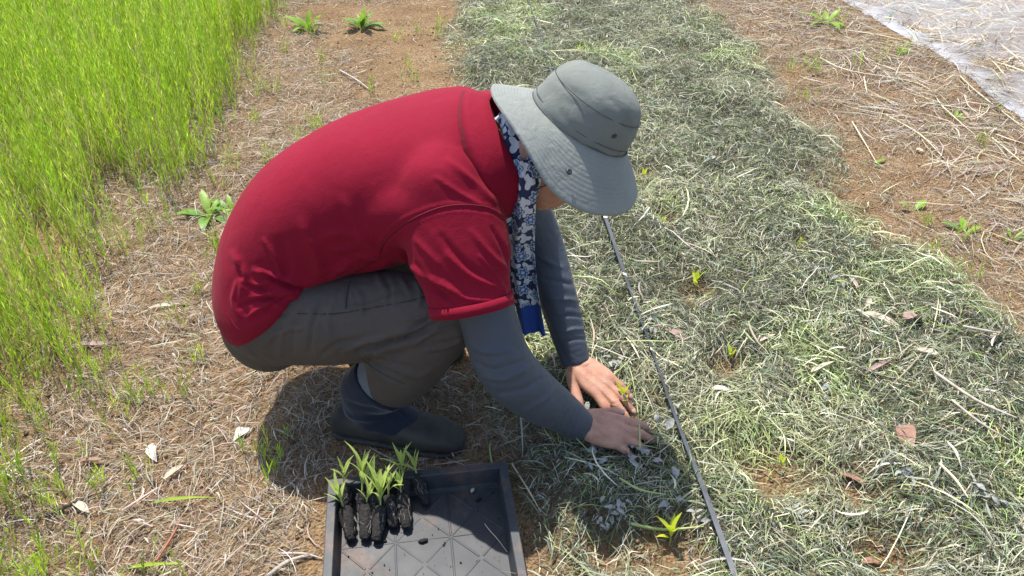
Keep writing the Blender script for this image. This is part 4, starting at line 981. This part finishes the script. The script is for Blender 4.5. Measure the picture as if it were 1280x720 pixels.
for i, (tp_, ft, en, zt, lab, nl, scl) in enumerate(TRAY_SEED):
    back = i in (1, 2, 7, 8, 9)
    B = PZ(*ft, tray_z+(.050 if back else .036)); E = PZ(*en, tray_z+.021); T_ = PZ(*tp_, tray_z+zt)
    root = tag(empty('plug_seedling', tuple(E)), lab, 'seedling', 'plug seedlings lying in the tray'); E0 = E.copy()
    B -= E0; T_ -= E0; E = E*0
    ax3 = unit(B-E); L_ = np.linalg.norm(B-E)
    pts = [E-ax3*.001, E+ax3*L_*.25, E+ax3*L_*.6, B-ax3*.004]
    v, f = tube(pts, [.0090, .0115, .0138, .0146], n=14, sub=4, cap=(.006, .006)); v = v+rng.normal(size=v.shape)*.0011
    pl_ = link('root_plug', py_mesh('root_plug', v, f), M_plug, root)
    for k in range(7):                                                        # fine roots over the plug
        a0 = random.random()*6.28; sd = unit(np.cross(ax3, V(0, 0, 1))); o_ = np.cross(ax3, sd); q = []
        for s in np.linspace(.05+.3*random.random(), .55+.4*random.random(), 5):
            a0 += random.uniform(-.45, .45); rr = (.0104+.0042*s)+.0004
            q.append(E+ax3*L_*s+(sd*math.cos(a0)+o_*math.sin(a0))*rr)
        v, f = tube(q, [.00035]*5, n=5, sub=2); link('fine_root', py_mesh('fine_root', v, f), M_root, pl_)
    M1 = B*.45+T_*.55+V(random.uniform(-.003, .003), 0, -.004); tipv = B*.35+T_*.65
    sprout(root, [B-ax3*.003, (B*.7+M1*.3), tipv*.8+B*.2], M_sprout, nl+2, 1.22*scl*np.linalg.norm(T_-B)/.085, random.random()*6, .0017, 1.0, .22)
M_crumb = simple('dark_compost', (.018, .015, .013), .95, bump=1, bscale=200)
for px, py, r, lab in ((529, 676, .006, 'biggest dark compost crumb on the bare tray floor'), (480, 676, .0035, 'small compost crumb below the front plugs on the tray floor'), (598, 624, .0045, 'dark compost crumb in the shaded far part of the tray')):
    p = PZ(px, py, tray_z+.010); v, f = ellipsoid(V(0, 0, 0), (V(r*1.5, 0, 0), V(0, r*.8, 0), V(0, 0, r*.7)), 10); v = v+rng.normal(size=v.shape)*r*.12
    o = link('compost_crumb', py_mesh('compost_crumb', v, f), M_crumb); o.location = tuple(p); o.rotation_euler[2] = random.random(); tag(o, lab, 'crumb', 'compost crumbs in the tray')
nc = 130; ca_ = rng.uniform(-hw+.02, hw-.02, nc); cb2 = rng.uniform(-hl_+.05, hl_-.015, nc); rr_ = .0008+.0022*rng.random(nc)**2.5; vs, fs = [], []
for a, b, r in zip(ca_, cb2, rr_):
    k0 = len(vs); vs += [V(a, b, .0085)+V(*d)*r*rng.uniform(.6, 1.4) for d in ((1, 0, 0), (0, 1, 0), (-1, 0, 0), (0, -1, 0), (0, 0, 1), (0, 0, -1))]
    fs += [(k0+i, k0+j, k0+k) for i, j, k in ((0, 1, 4), (1, 2, 4), (2, 3, 4), (3, 0, 4), (1, 0, 5), (2, 1, 5), (3, 2, 5), (0, 3, 5))]
o = link('spilled_compost', py_mesh('spilled_compost', vs, fs), M_crumb, None, False); o.matrix_basis = tray.matrix_basis.copy() if False else Matrix.Translation(tray.location) @ Matrix.Rotation(tray.rotation_euler[2], 4, 'Z')
tag(o, 'dark compost dust spilled over the tray floor', 'compost', None, 'stuff')
p = PZ(589, 616, tray_z+.012); me_ = leaf_mesh('fallen_leaf', .016, .008, .4, .4, 5); o = link('fallen_leaf', me_, simple('cream_leaf', (.62, .55, .36), .7, transl=.2)); place(o, p, V(.3, .8, .1)); tag(o, 'tiny cream leaf scrap on the shaded tray floor', 'leaf')
v, f = tube([PZ(606, 655, tray_z+.010), PZ(613, 664, tray_z+.012), PZ(622, 674, tray_z+.010), PZ(634, 690, tray_z+.010)], [.0009, .001, .001, .0006], n=6); o = link('straw_piece', py_mesh('straw_piece', v, f), simple('straw', (.5, .43, .3), .7)); tag(o, 'thin curved straw lying on the tray floor by the right wall', 'straw')

# ------------------------------------------------------------------ seedlings already planted in the mulch
PL_INFO = [('planted seedling in bare soil hollow at the middle of the bed, beside the dark tape', 5, 1.0, (868, 340)), ('small planted seedling below the middle one, in a brown hollow', 4, .7, (911, 438)),
           ('tiny planted seedling in the reddish hollow at the lower right of the bed', 3, .6, (973, 573)), ('bright planted seedling in the nearest red soil hollow at the bottom', 6, 1.0, (836, 650)),
           ('tiny planted seedling just right of the hat brim', 4, .65, (828, 268)), ('planted seedling peeking out behind the hat brim', 4, .7, (803, 210)),
           ('far planted seedling above the hat beside the tape', 4, .7, (724, 57)), ('seedling being pressed in between the two hands', 5, .9, (776, 488)),
           ('smallest green sprout in the mulch, right of the middle seedling', 2, .6, (1000, 300))]
for (px, py), (lab, nl, scl, tp_) in zip(PLANTED, PL_INFO):
    g = PG(px, py); hgt = (py-tp_[1])/F*np.linalg.norm(g-V(0, 0, CAM_H))/cP
    root = tag(empty('planted_seedling', tuple(g)), lab, 'seedling', 'seedlings planted in the bed')
    lean = (tp_[0]-px)/F*1.8; hs_ = max(.03, hgt*.62)*(1.5 if 'hands' in lab else 1)
    sprout(root, [V(0, 0, -.01), V(lean*.3, 0, hs_*.5), V(lean*.6, .003, hs_)], M_sprout2, nl, scl*.95, random.random()*6, .0016, 1.75, .6)

# ------------------------------------------------------------------ dark marking tape along the row
M_tape = simple('grey_tape', (.075, .08, .09), .6, .25, 40, .1, 150, spec=.5); M_mark = simple('tape_mark', (.62, .60, .48), .6)
TP = [(652, -22), (660, 0), (676, 45), (690, 92), (716, 160), (750, 252), (781, 343), (812, 428), (845, 522), (880, 612), (918, 717), (935, 765)]
pts = np.array([PG(a, b, .030+.006*math.sin(i*1.7)) for i, (a, b) in enumerate(TP)]); P = catmull(pts, 10); n = len(P)
vs, fs = [], []
for i in range(n):
    t = unit(P[min(i+1, n-1)]-P[max(i-1, 0)]); s = unit(np.cross(t, V(0, 0, 1))); up = np.cross(s, t); ro = .35+.5*math.sin(i*.11); s2 = s*math.cos(ro)+up*math.sin(ro); u2 = np.cross(s2, t)
    for a, b in ((-.0054, -.0006), (.0054, -.0006), (.0054, .0006), (-.0054, .0006)): vs.append(P[i]+s2*a+u2*b-P[n//2])
for i in range(n-1):
    for k in range(4): fs.append((i*4+k, (i+1)*4+k, (i+1)*4+(k+1) % 4, i*4+(k+1) % 4))
fs += [(0, 1, 2, 3), ((n-1)*4+3, (n-1)*4+2, (n-1)*4+1, (n-1)*4)]
tape = link('marking_tape', py_mesh('marking_tape', vs, fs), M_tape, smooth=False); tape.location = tuple(P[n//2]); tag(tape, 'long dark grey tape stretched along the mulched bed', 'tape')
for px, py in ((752, 268), (781, 343), (816, 438), (704, 128)):
    i = int(np.argmin([np.hypot(*(np.array([a[0] for a in project(P[j:j+1])])-np.array([px, py]))) for j in range(n)]))
    t = unit(P[min(i+1, n-1)]-P[max(i-1, 0)]); s = unit(np.cross(t, V(0, 0, 1))); up = np.cross(s, t); ro = .35+.5*math.sin(i*.11); s2 = s*math.cos(ro)+up*math.sin(ro); u2 = np.cross(s2, t)*1
    if u2[2] < 0: u2 = -u2
    q = [P[i]+t*a*.006+s2*b*.0060+u2*h-P[n//2] for h in (-.0014, .0014) for a, b in ((-1, -1), (1, -1), (1, 1), (-1, 1))]
    link('tape_mark', py_mesh('tape_mark', q, [(3, 2, 1, 0), (4, 5, 6, 7), (0, 1, 5, 4), (1, 2, 6, 5), (2, 3, 7, 6), (3, 0, 4, 7)]), M_mark, tape, smooth=False)

# ------------------------------------------------------------------ clear plastic film over straw, upper right
def film_u(v): return 2.40+.025*np.sin(v*2.1)+.012*np.sin(v*7.3)
uu = np.r_[np.linspace(0, .12, 10), np.linspace(.14, 2.2, 80)]; vv = np.linspace(2.2, 7.2, 190); UU, VV = np.meshgrid(uu, vv)
fu = film_u(VV)+UU; FX, FY = rows_xy(fu, VV)
gz = H(FX, FY)
FZ = gz*(1-sst(0, .3, UU))+.003+.13*sst(.06, .9, UU)+(fbm(FX*5, FY*5, 101, 3)-.5)*.05*sst(.02, .2, UU)+np.abs(np.sin(VV*9+UU*7+3*fbm(FX*3, FY*3, 103, 2)))*.010*sst(.0, .1, UU)+.010*(.5+.5*np.sin(VV*31+4*fbm(FX*8, FY*8, 7, 2)))*np.exp(-((UU-.06)/.035)**2)
ii = np.arange(FX.size).reshape(FX.shape)
def film_mat():
    m, nt, o = mat_new('clear_film'); L = nt.links; tc = N(nt, 'ShaderNodeTexCoord')
    gl = N(nt, 'ShaderNodeBsdfGlossy'); gl.inputs['Roughness'].default_value = .35; gl.inputs['Color'].default_value = (.95, .95, .95, 1)
    df = N(nt, 'ShaderNodeBsdfDiffuse'); df.inputs['Color'].default_value = (.75, .76, .78, 1); tr = N(nt, 'ShaderNodeBsdfTransparent'); tr.inputs['Color'].default_value = (.96, .96, .96, 1)
    tl2 = N(nt, 'ShaderNodeBsdfTranslucent'); tl2.inputs['Color'].default_value = (.75, .76, .78, 1)
    n1 = N(nt, 'ShaderNodeTexNoise'); n1.inputs['Scale'].default_value = 26; n1.inputs['Detail'].default_value = 4; n1.inputs['Distortion'].default_value = 1.0; L.new(tc.outputs['Object'], n1.inputs['Vector'])
    bp = N(nt, 'ShaderNodeBump'); bp.inputs['Strength'].default_value = .5; bp.inputs['Distance'].default_value = .01; L.new(n1.outputs['Fac'], bp.inputs['Height']); L.new(bp.outputs[0], gl.inputs['Normal'])
    at = N(nt, 'ShaderNodeAttribute', attribute_name='edge_white'); f = N(nt, 'ShaderNodeMath', operation='MULTIPLY_ADD'); f.inputs[1].default_value = .55; f.inputs[2].default_value = .22; L.new(at.outputs['Fac'], f.inputs[0])
    ms = N(nt, 'ShaderNodeMixShader'); ms.inputs[0].default_value = .4; L.new(df.outputs[0], ms.inputs[1]); L.new(tl2.outputs[0], ms.inputs[2])
    m1 = N(nt, 'ShaderNodeMixShader'); L.new(f.outputs[0], m1.inputs[0]); L.new(tr.outputs[0], m1.inputs[1]); L.new(ms.outputs[0], m1.inputs[2])
    lw = N(nt, 'ShaderNodeFresnel'); lw.inputs['IOR'].default_value = 1.45; L.new(bp.outputs[0], lw.inputs['Normal'])
    m2 = N(nt, 'ShaderNodeMixShader'); L.new(lw.outputs[0], m2.inputs[0]); L.new(m1.outputs[0], m2.inputs[1]); L.new(gl.outputs[0], m2.inputs[2])
    L.new(m2.outputs[0], o.inputs['Surface']); return m
edge_l = np.exp(-(UU/.075)**2)                                   # film gets whiter and less clear towards its edge
o = link('plastic_film', np_mesh('plastic_film', np.stack([FX, FY, FZ], -1), np.stack([ii[:-1, :-1], ii[:-1, 1:], ii[1:, 1:], ii[1:, :-1]], -1).reshape(-1, 4), extra={'edge_white': edge_l.ravel()}), film_mat())
tag(o, 'clear plastic film spread over straw at the upper right', 'plastic sheet')
n = 14000; v0 = 2.3+4.6*rng.random(n); u0 = 2.47+2.0*rng.random(n); x, y = rows_xy(u0, v0)
dz = .115*sst(.06, .9, u0-film_u(v0))
PS = [(.62, .53, .34), (.50, .41, .25), (.70, .62, .44), (.34, .27, .17)]
S = strips(x, y, rng.random(n)*6.28, .06+.22*rng.random(n)**1.5, (.003+.004*rng.random(n)), rng.normal(size=n)*.3, -.006+dz*(.45+.5*rng.random(n)), rng.random(n)*.008, rng.normal(size=n)*.14, rng.normal(size=n)*.6, 3, pick(PS, [3, 3, 2, 1.5], n, .15))
tag(link('covered_straw', np_mesh('covered_straw', *S), M_dry), 'pale straw lying under the plastic film', 'straw', None, 'stuff')
v, f = tube([PG(1112, 24, .012), PG(1116, 4, .018), PG(1121, -20, .020)], [.006, .006, .006], n=8); o = link('green_stake', py_mesh('green_stake', v, f), simple('green_stake', (.10, .20, .13), .5)); tag(o, 'thin green stake under the plastic film', 'stake')

# ------------------------------------------------------------------ weeds
def weed(px, py, n, L_, W_, lab, mat, up=.9, kind='weed_plant', grp='broad leaved weeds'):
    g = PG(px, py); root = tag(empty(kind, tuple(g)), lab, 'weed', grp)
    ms = [leaf_mesh('leaf', L_, W_, .22, c, 9, .55, wv, .8) for c, wv in ((.5, .05), (.9, .08), (1.3, .04))]
    for k in range(n):
        me_ = ms[k % 3]
        if not me_.materials: me_.materials.append(None)
        lf = link('leaf', me_, None, root); lf.material_slots[0].link = 'OBJECT'; lf.material_slots[0].material = mat if k % 3 else M_weed2
        a = k*2.4+random.random()*.6; el = up*(.55+.6*random.random())
        place(lf, (math.cos(a)*.006, math.sin(a)*.006, .0), V(math.cos(a)*math.cos(el), math.sin(a)*math.cos(el), math.sin(el)), sc=.65+.5*random.random())
    return root
weed(384, 38, 15, .13, .036, 'leafy weed at the grass edge, left of the two far weeds', M_weed2, 1.15)
weed(452, 36, 18, .13, .028, 'leafy weed on the path, right of the two far weeds', M_weed, 1.15)
weed(262, 272, 9, .11, .028, 'broad leaved weed behind the back of the red shirt', M_weed, .75)
weed(290, 264, 7, .10, .026, 'leafy weed touching the red shirt', M_weed, .8)
weed(1032, 30, 6, .13, .034, 'leafy weed near the top beside the plastic film', M_weed2, .8)
weed(1128, 68, 9, .06, .014, 'small bushy weed under the film edge', M_weed, 1.0)
weed(1206, 292, 4, .075, .024, 'low weed in the right hand bare soil', M_weed, .6)
weed(1141, 264, 2, .06, .026, 'single upright green leaf at the right mulch edge', M_weed2, 1.1)
weed(1264, 300, 6, .05, .010, 'small narrow leaved weed at the right edge of the picture', M_weed, 1.0)
weed(1194, 148, 4, .04, .014, 'tiny weed below the film on the right path', M_weed, .9)
weed(1240, 135, 4, .05, .012, 'tiny weed close under the film edge at far right', M_weed, .9)
weed(1090, 205, 3, .06, .016, 'small dull weed in a soil gap at the mulch edge', M_weed, .4)
# tall grass blades standing out in the green grass
M_tallb = veined('tall_blade', (.42, .56, .05), (.30, .46, .04), .5)
for px, py, L_, lab, dx in ((164, 130, .22, 'bright broad grass blade standing above the upper grass', -.05), (155, 195, .10, 'short bright broad blade at the gap in the grass', 0), (20, 720, .14, 'broad green blade at the lower left corner', .5), (185, 630, .16, 'single green blade lying over the dry litter at lower left', .9), (150, 712, .15, 'green blade at the bottom edge near the reddish stem', .9), (345, 345, .12, 'thin green blade at the grass edge', .1), (250, 190, .15, 'narrow bright blade at the edge of the grass', .3)):
    g = PG(px, py); o = link('grass_blade', leaf_mesh('grass_blade', L_, .009, .5, .35, 8, .35), M_tallb); place(o, g, V(dx, -.05, .75 if dx < .6 else .35)); tag(o, lab, 'grass blade', 'single broad grass blades')

# ------------------------------------------------------------------ dry leaves
M_dl = {'brown': simple('brown_leaf', (.36, .20, .14), .7, nscale=40, col2=(.27, .14, .10), bump=.4, bscale=150, transl=.12), 'pale': simple('pale_leaf', (.60, .52, .40), .7, nscale=30, col2=(.46, .38, .28), bump=.4, bscale=120, transl=.12),
        'pink': simple('pinkish_leaf', (.42, .29, .25), .7, nscale=30, col2=(.33, .22, .19), bump=.4, bscale=120, transl=.12), 'white': simple('bleached_leaf', (.70, .65, .55), .7, nscale=40, col2=(.56, .50, .42), transl=.1)}
DL = [(1133, 545, .085, .042, 0.9, -1.9, 'brown', 'large reddish brown leaf on the mulch at the right', .35), (1142, 395, .060, .050, .55, .3, 'pink', 'round pinkish brown leaf in the upper right mulch', .5),
      (1080, 392, .055, .016, .4, -1.0, 'white', 'whitish narrow leaf left of the pinkish round leaf', .45), (1104, 397, .10, .022, .3, -.7, 'pale', 'long pale dry leaf between whitish leaf and pinkish leaf', .4),
      (1087, 375, .06, .016, .5, .9, 'pale', 'short pale leaf pointing up above the long pale leaf', .4), (902, 485, .045, .016, .3, -.1, 'white', 'small cream leaf lying right of the tape', .4), (1150, 187, .032, .020, .3, -1.0, 'pale', 'small tan oval leaf on the right path', .4),
      (845, 415, .07, .020, .4, -.7, 'pink', 'pinkish curled leaf beside the tape below the hat', .5), (1160, 438, .06, .018, .3, -.25, 'pale', 'tan leaf piece on the mulch below the pinkish round leaf', .5), (1186, 352, .05, .016, .3, -1.3, 'pale', 'pale upright chip at the mulch edge facing bare soil', .5),
      (1068, 352, .05, .012, .3, -1.5, 'pink', 'thin reddish bark strip upright in the mulch', .6), (1245, 418, .05, .022, .5, .5, 'pale', 'crumpled pale leaf at the right mulch border', .6), (985, 549, .05, .013, .3, -.3, 'white', 'thin whitish leaf above the lower right hollow', .4),
      (205, 380, .085, .013, .3, .25, 'pale', 'tan dry leaf in the litter below the green grass', .5), (112, 428, .10, .016, .3, .1, 'pink', 'reddish dry leaf lying under the grass at left', .5), (190, 565, .060, .024, .3, -1.0, 'white', 'pale folded leaf in the middle of the left litter', .4),
      (115, 574, .055, .013, .2, .05, 'brown', 'brown flat leaf piece at the far left litter', .4), (300, 540, .065, .032, .6, 1.2, 'white', 'broad bleached leaf at the shadow edge behind the boot', .7), (100, 632, .06, .018, .3, -.5, 'pale', 'pale curled leaf at the lower left litter', .5),
      (217, 588, .05, .015, .3, 1.0, 'pale', 'pale leaf sliver beside the folded leaf', .4), (690, 300, .03, .015, .4, .3, 'pink', 'small pinkish leaf piece behind the far sleeve', .5), (1030, 455, .09, .014, .3, .55, 'pale', 'curved pale stalk leaf in the right mulch', .3), (960, 420, .06, .010, .3, .6, 'pale', 'slim tan straw leaf in the middle mulch', .3),
      (1100, 455, .10, .012, .2, .5, 'pink', 'long dull leaf strip across the right mulch', .4), (1085, 700, .07, .016, .4, .2, 'brown', 'rusty bark flake at the bottom right', .6), (1070, 598, .08, .018, .5, -.5, 'brown', 'rust brown bark strip in the lower right mulch', .5)]
for px, py, L_, W_, cu, an, mk, lab, pk in DL:
    g = PG(px, py,   .024 if MM(np.array([PG(px, py)[0]]), np.array([PG(px, py)[1]]))[0] > .4 else .014)
    o = link('dry_leaf', leaf_mesh('dry_leaf', L_, W_, .3+.3*random.random(), cu, 9, pk, .06, .8, random.uniform(-.5, .5)), M_dl[mk]); d = V(math.cos(an), math.sin(an), .12)
    place(o, g-d*L_*.5, d, roll=random.uniform(-.3, .3)); tag(o, lab, 'leaf', 'dry fallen leaves')

# silvery withered foliage in the mulch
M_sil = simple('silver_foliage', (.40, .40, .37), .8, nscale=60, col2=(.24, .26, .24), bump=.5, bscale=160, transl=.1); M_sil2 = simple('silver_blue', (.34, .37, .36), .75, nscale=90, col2=(.13, .16, .15), bump=.5, bscale=160)
SV = [(752, 564, 4, .034, .022, 'blue grey crumpled leaf cluster in front of the near hand'), (728, 574, 2, .030, .015, 'pair of silvery leaves below the near cuff'), (800, 570, 8, .034, .014, 'silvery leaf spray right of the near hand'), (832, 590, 6, .032, .014, 'silvery leaf spray hanging beside the tape'),
      (846, 519, 6, .026, .014, 'silvery leaf knot caught on the tape'), (768, 632, 9, .022, .010, 'whitish curled foliage patch above the nearest seedling'), (760, 655, 9, .020, .009, 'white frizzy foliage left of the nearest seedling'), (842, 628, 3, .028, .013, 'grey leaf pair near the tape below the spray'),
      (768, 452, 8, .026, .011, 'pale frizzy foliage behind the far hand'), (735, 500, 3, .030, .014, 'silvery leaf under the far thumb'), (1058, 352, 6, .026, .009, 'white frizzy scrap in the upper right mulch'), (1030, 480, 6, .024, .010, 'silver grey scrap in the middle right mulch'),
      (1232, 618, 8, .026, .010, 'silver grey patch at the lower right'), (888, 198, 7, .03, .012, 'pale silvery scrap in the mulch right of the hat'), (812, 408, 5, .022, .010, 'small silvery scrap by the tape'), (876, 640, 5, .02, .009, 'small white scrap right of the tape near the bottom'), (1125, 590, 6, .028, .010, 'grey leafy scrap beside the rusty bark'), (990, 640, 6, .03, .008, 'pale frizzy scrap at the bottom of the mulch')]
for i, (px, py, n, L_, W_, lab) in enumerate(SV):
    g = PG(px, py, .028); root = tag(empty('silvery_leaf_scrap', tuple(g)), lab, 'leaf scrap', 'silvery scraps of cut foliage')
    ms = [leaf_mesh('leaf', L_, W_, .5, c, 6, .5, .18, .7, t) for c, t in ((1.2, .6), (.4, -.7), (2.0, .3))]
    for k in range(n):
        lf = link('leaf', ms[k % 3], M_sil2 if i in (0, 1) else M_sil, root); a = random.random()*6.28
        place(lf, (random.gauss(0, .6)*L_, random.gauss(0, .5)*L_, random.uniform(-.008, .006)), V(math.cos(a), math.sin(a), random.uniform(-.1, .5)), roll=random.uniform(-.8, .8), sc=random.uniform(.7, 1.2))

# twigs and long stalks
def stalk(pix, r, mat, lab, name='straw_stalk', dz=.012, grp='long straw stalks', cat='straw'):
    pts = np.array([PG(a, b, dz+.004*math.sin(i*2.3)) for i, (a, b) in enumerate(pix)]); c = pts.mean(0)
    v, f = tube(pts-c, [r]*(len(pts)-1)+[r*.5], n=7, sub=4); o = link(name, py_mesh(name, v, f), mat); o.location = tuple(c); tag(o, lab, cat, grp)
M_straw = simple('straw_stalk', (.62, .54, .36), .6, .2, 30); M_twig = simple('twig', (.10, .075, .055), .8, .3, 40, .5, 200); M_red = simple('reddish_stem', (.34, .13, .08), .6); M_gst = simple('green_stem', (.34, .42, .14), .5); M_pst = simple('grey_twig', (.44, .38, .31), .75, .25, 40, .4, 200)
stalk([(1025, 72), (1060, 88), (1150, 105), (1180, 135), (1218, 168)], .0032, M_straw, 'longest straw stalk bent across the right path')
stalk([(1150, 128), (1200, 135), (1262, 146)], .0032, M_straw, 'straight straw stalk pointing at the film edge')
stalk([(1108, 144), (1150, 168), (1180, 198)], .003, M_straw, 'straw stalk slanting down on the right path')
stalk([(1065, 152), (1076, 170), (1096, 204)], .003, M_straw, 'short tan stalk near the mulch edge')
stalk([(1080, 96), (1082, 108), (1084, 116)], .0035, M_straw, 'short thick straw bit standing on the right path')
stalk([(1200, 95), (1225, 118), (1280, 160)], .0032, M_straw, 'straw stalk running along the film edge')
stalk([(1060, 38), (1100, 44), (1135, 52)], .0034, M_straw, 'straw stalk by the weeds at the top right')
stalk([(1240, 172), (1262, 190), (1280, 205)], .003, M_straw, 'straw stalk at the right border below the film')
stalk([(1190, 500), (1225, 528), (1262, 550)], .0028, M_pst, 'pale straight twig on the mulch at the right', 'twig', .034, 'twigs', 'twig')
stalk([(1170, 466), (1220, 500), (1270, 522)], .0036, M_pst, 'grey branching twig near the right border', 'twig', .034, 'twigs', 'twig')
stalk([(1205, 408), (1230, 413), (1250, 416)], .0034, M_pst, 'grey brown stick at the right edge of the mulch', 'twig', .034, 'twigs', 'twig')
stalk([(1175, 580), (1195, 600), (1210, 622)], .003, M_straw, 'straw coloured stalk in the lower right mulch', 'twig', .036, 'twigs', 'twig')
stalk([(58, 644), (85, 632), (116, 618)], .0045, M_twig, 'dark rotten twig at the lower left', 'twig', .010, 'twigs', 'twig')
stalk([(335, 720), (360, 702), (395, 692)], .0045, M_pst, 'grey stick beside the tray at the bottom', 'twig', .010, 'twigs', 'twig')
stalk([(350, 692), (380, 692), (402, 698)], .0026, M_pst, 'thin pale stick left of the tray', 'twig', .008, 'twigs', 'twig')
stalk([(196, 700), (214, 672), (226, 650)], .0026, M_red, 'thin reddish stem in the litter at the bottom left', 'twig', .014, 'twigs', 'twig')
stalk([(590, 112), (600, 106), (604, 100)], .003, M_pst, 'short stick on the path above the shirt', 'twig', .01, 'twigs', 'twig')
stalk([(425, 88), (446, 100), (462, 112)], .004, M_pst, 'forked grey twig on the far path', 'twig', .012, 'twigs', 'twig')
stalk([(20, 205), (32, 200), (50, 198)], .003, M_pst, 'grey twig showing in the gap of the grass', 'twig', .012, 'twigs', 'twig')
stalk([(617, 590), (612, 560), (616, 545)], .002, M_gst, 'yellow green stem on the soil beside the boot', 'cut_stalk', .01, 'cut green stalks', 'stalk')
stalk([(775, 598), (800, 612), (832, 618)], .002, M_gst, 'arched green stem in front of the near hand', 'cut_stalk', .045, 'cut green stalks', 'stalk')
stalk([(800, 560), (798, 520), (790, 470), (782, 452)], .0016, M_gst, 'tall thin green stem right of the hands', 'cut_stalk', .05, 'cut green stalks', 'stalk')
stalk([(790, 655), (830, 662), (880, 658)], .0032, M_gst, 'olive green stem behind the nearest seedling', 'cut_stalk', .02, 'cut green stalks', 'stalk')
stalk([(640, 580), (660, 612), (676, 640)], .0018, M_straw, 'curved straw between tray and mulch', 'straw_stalk', .02)
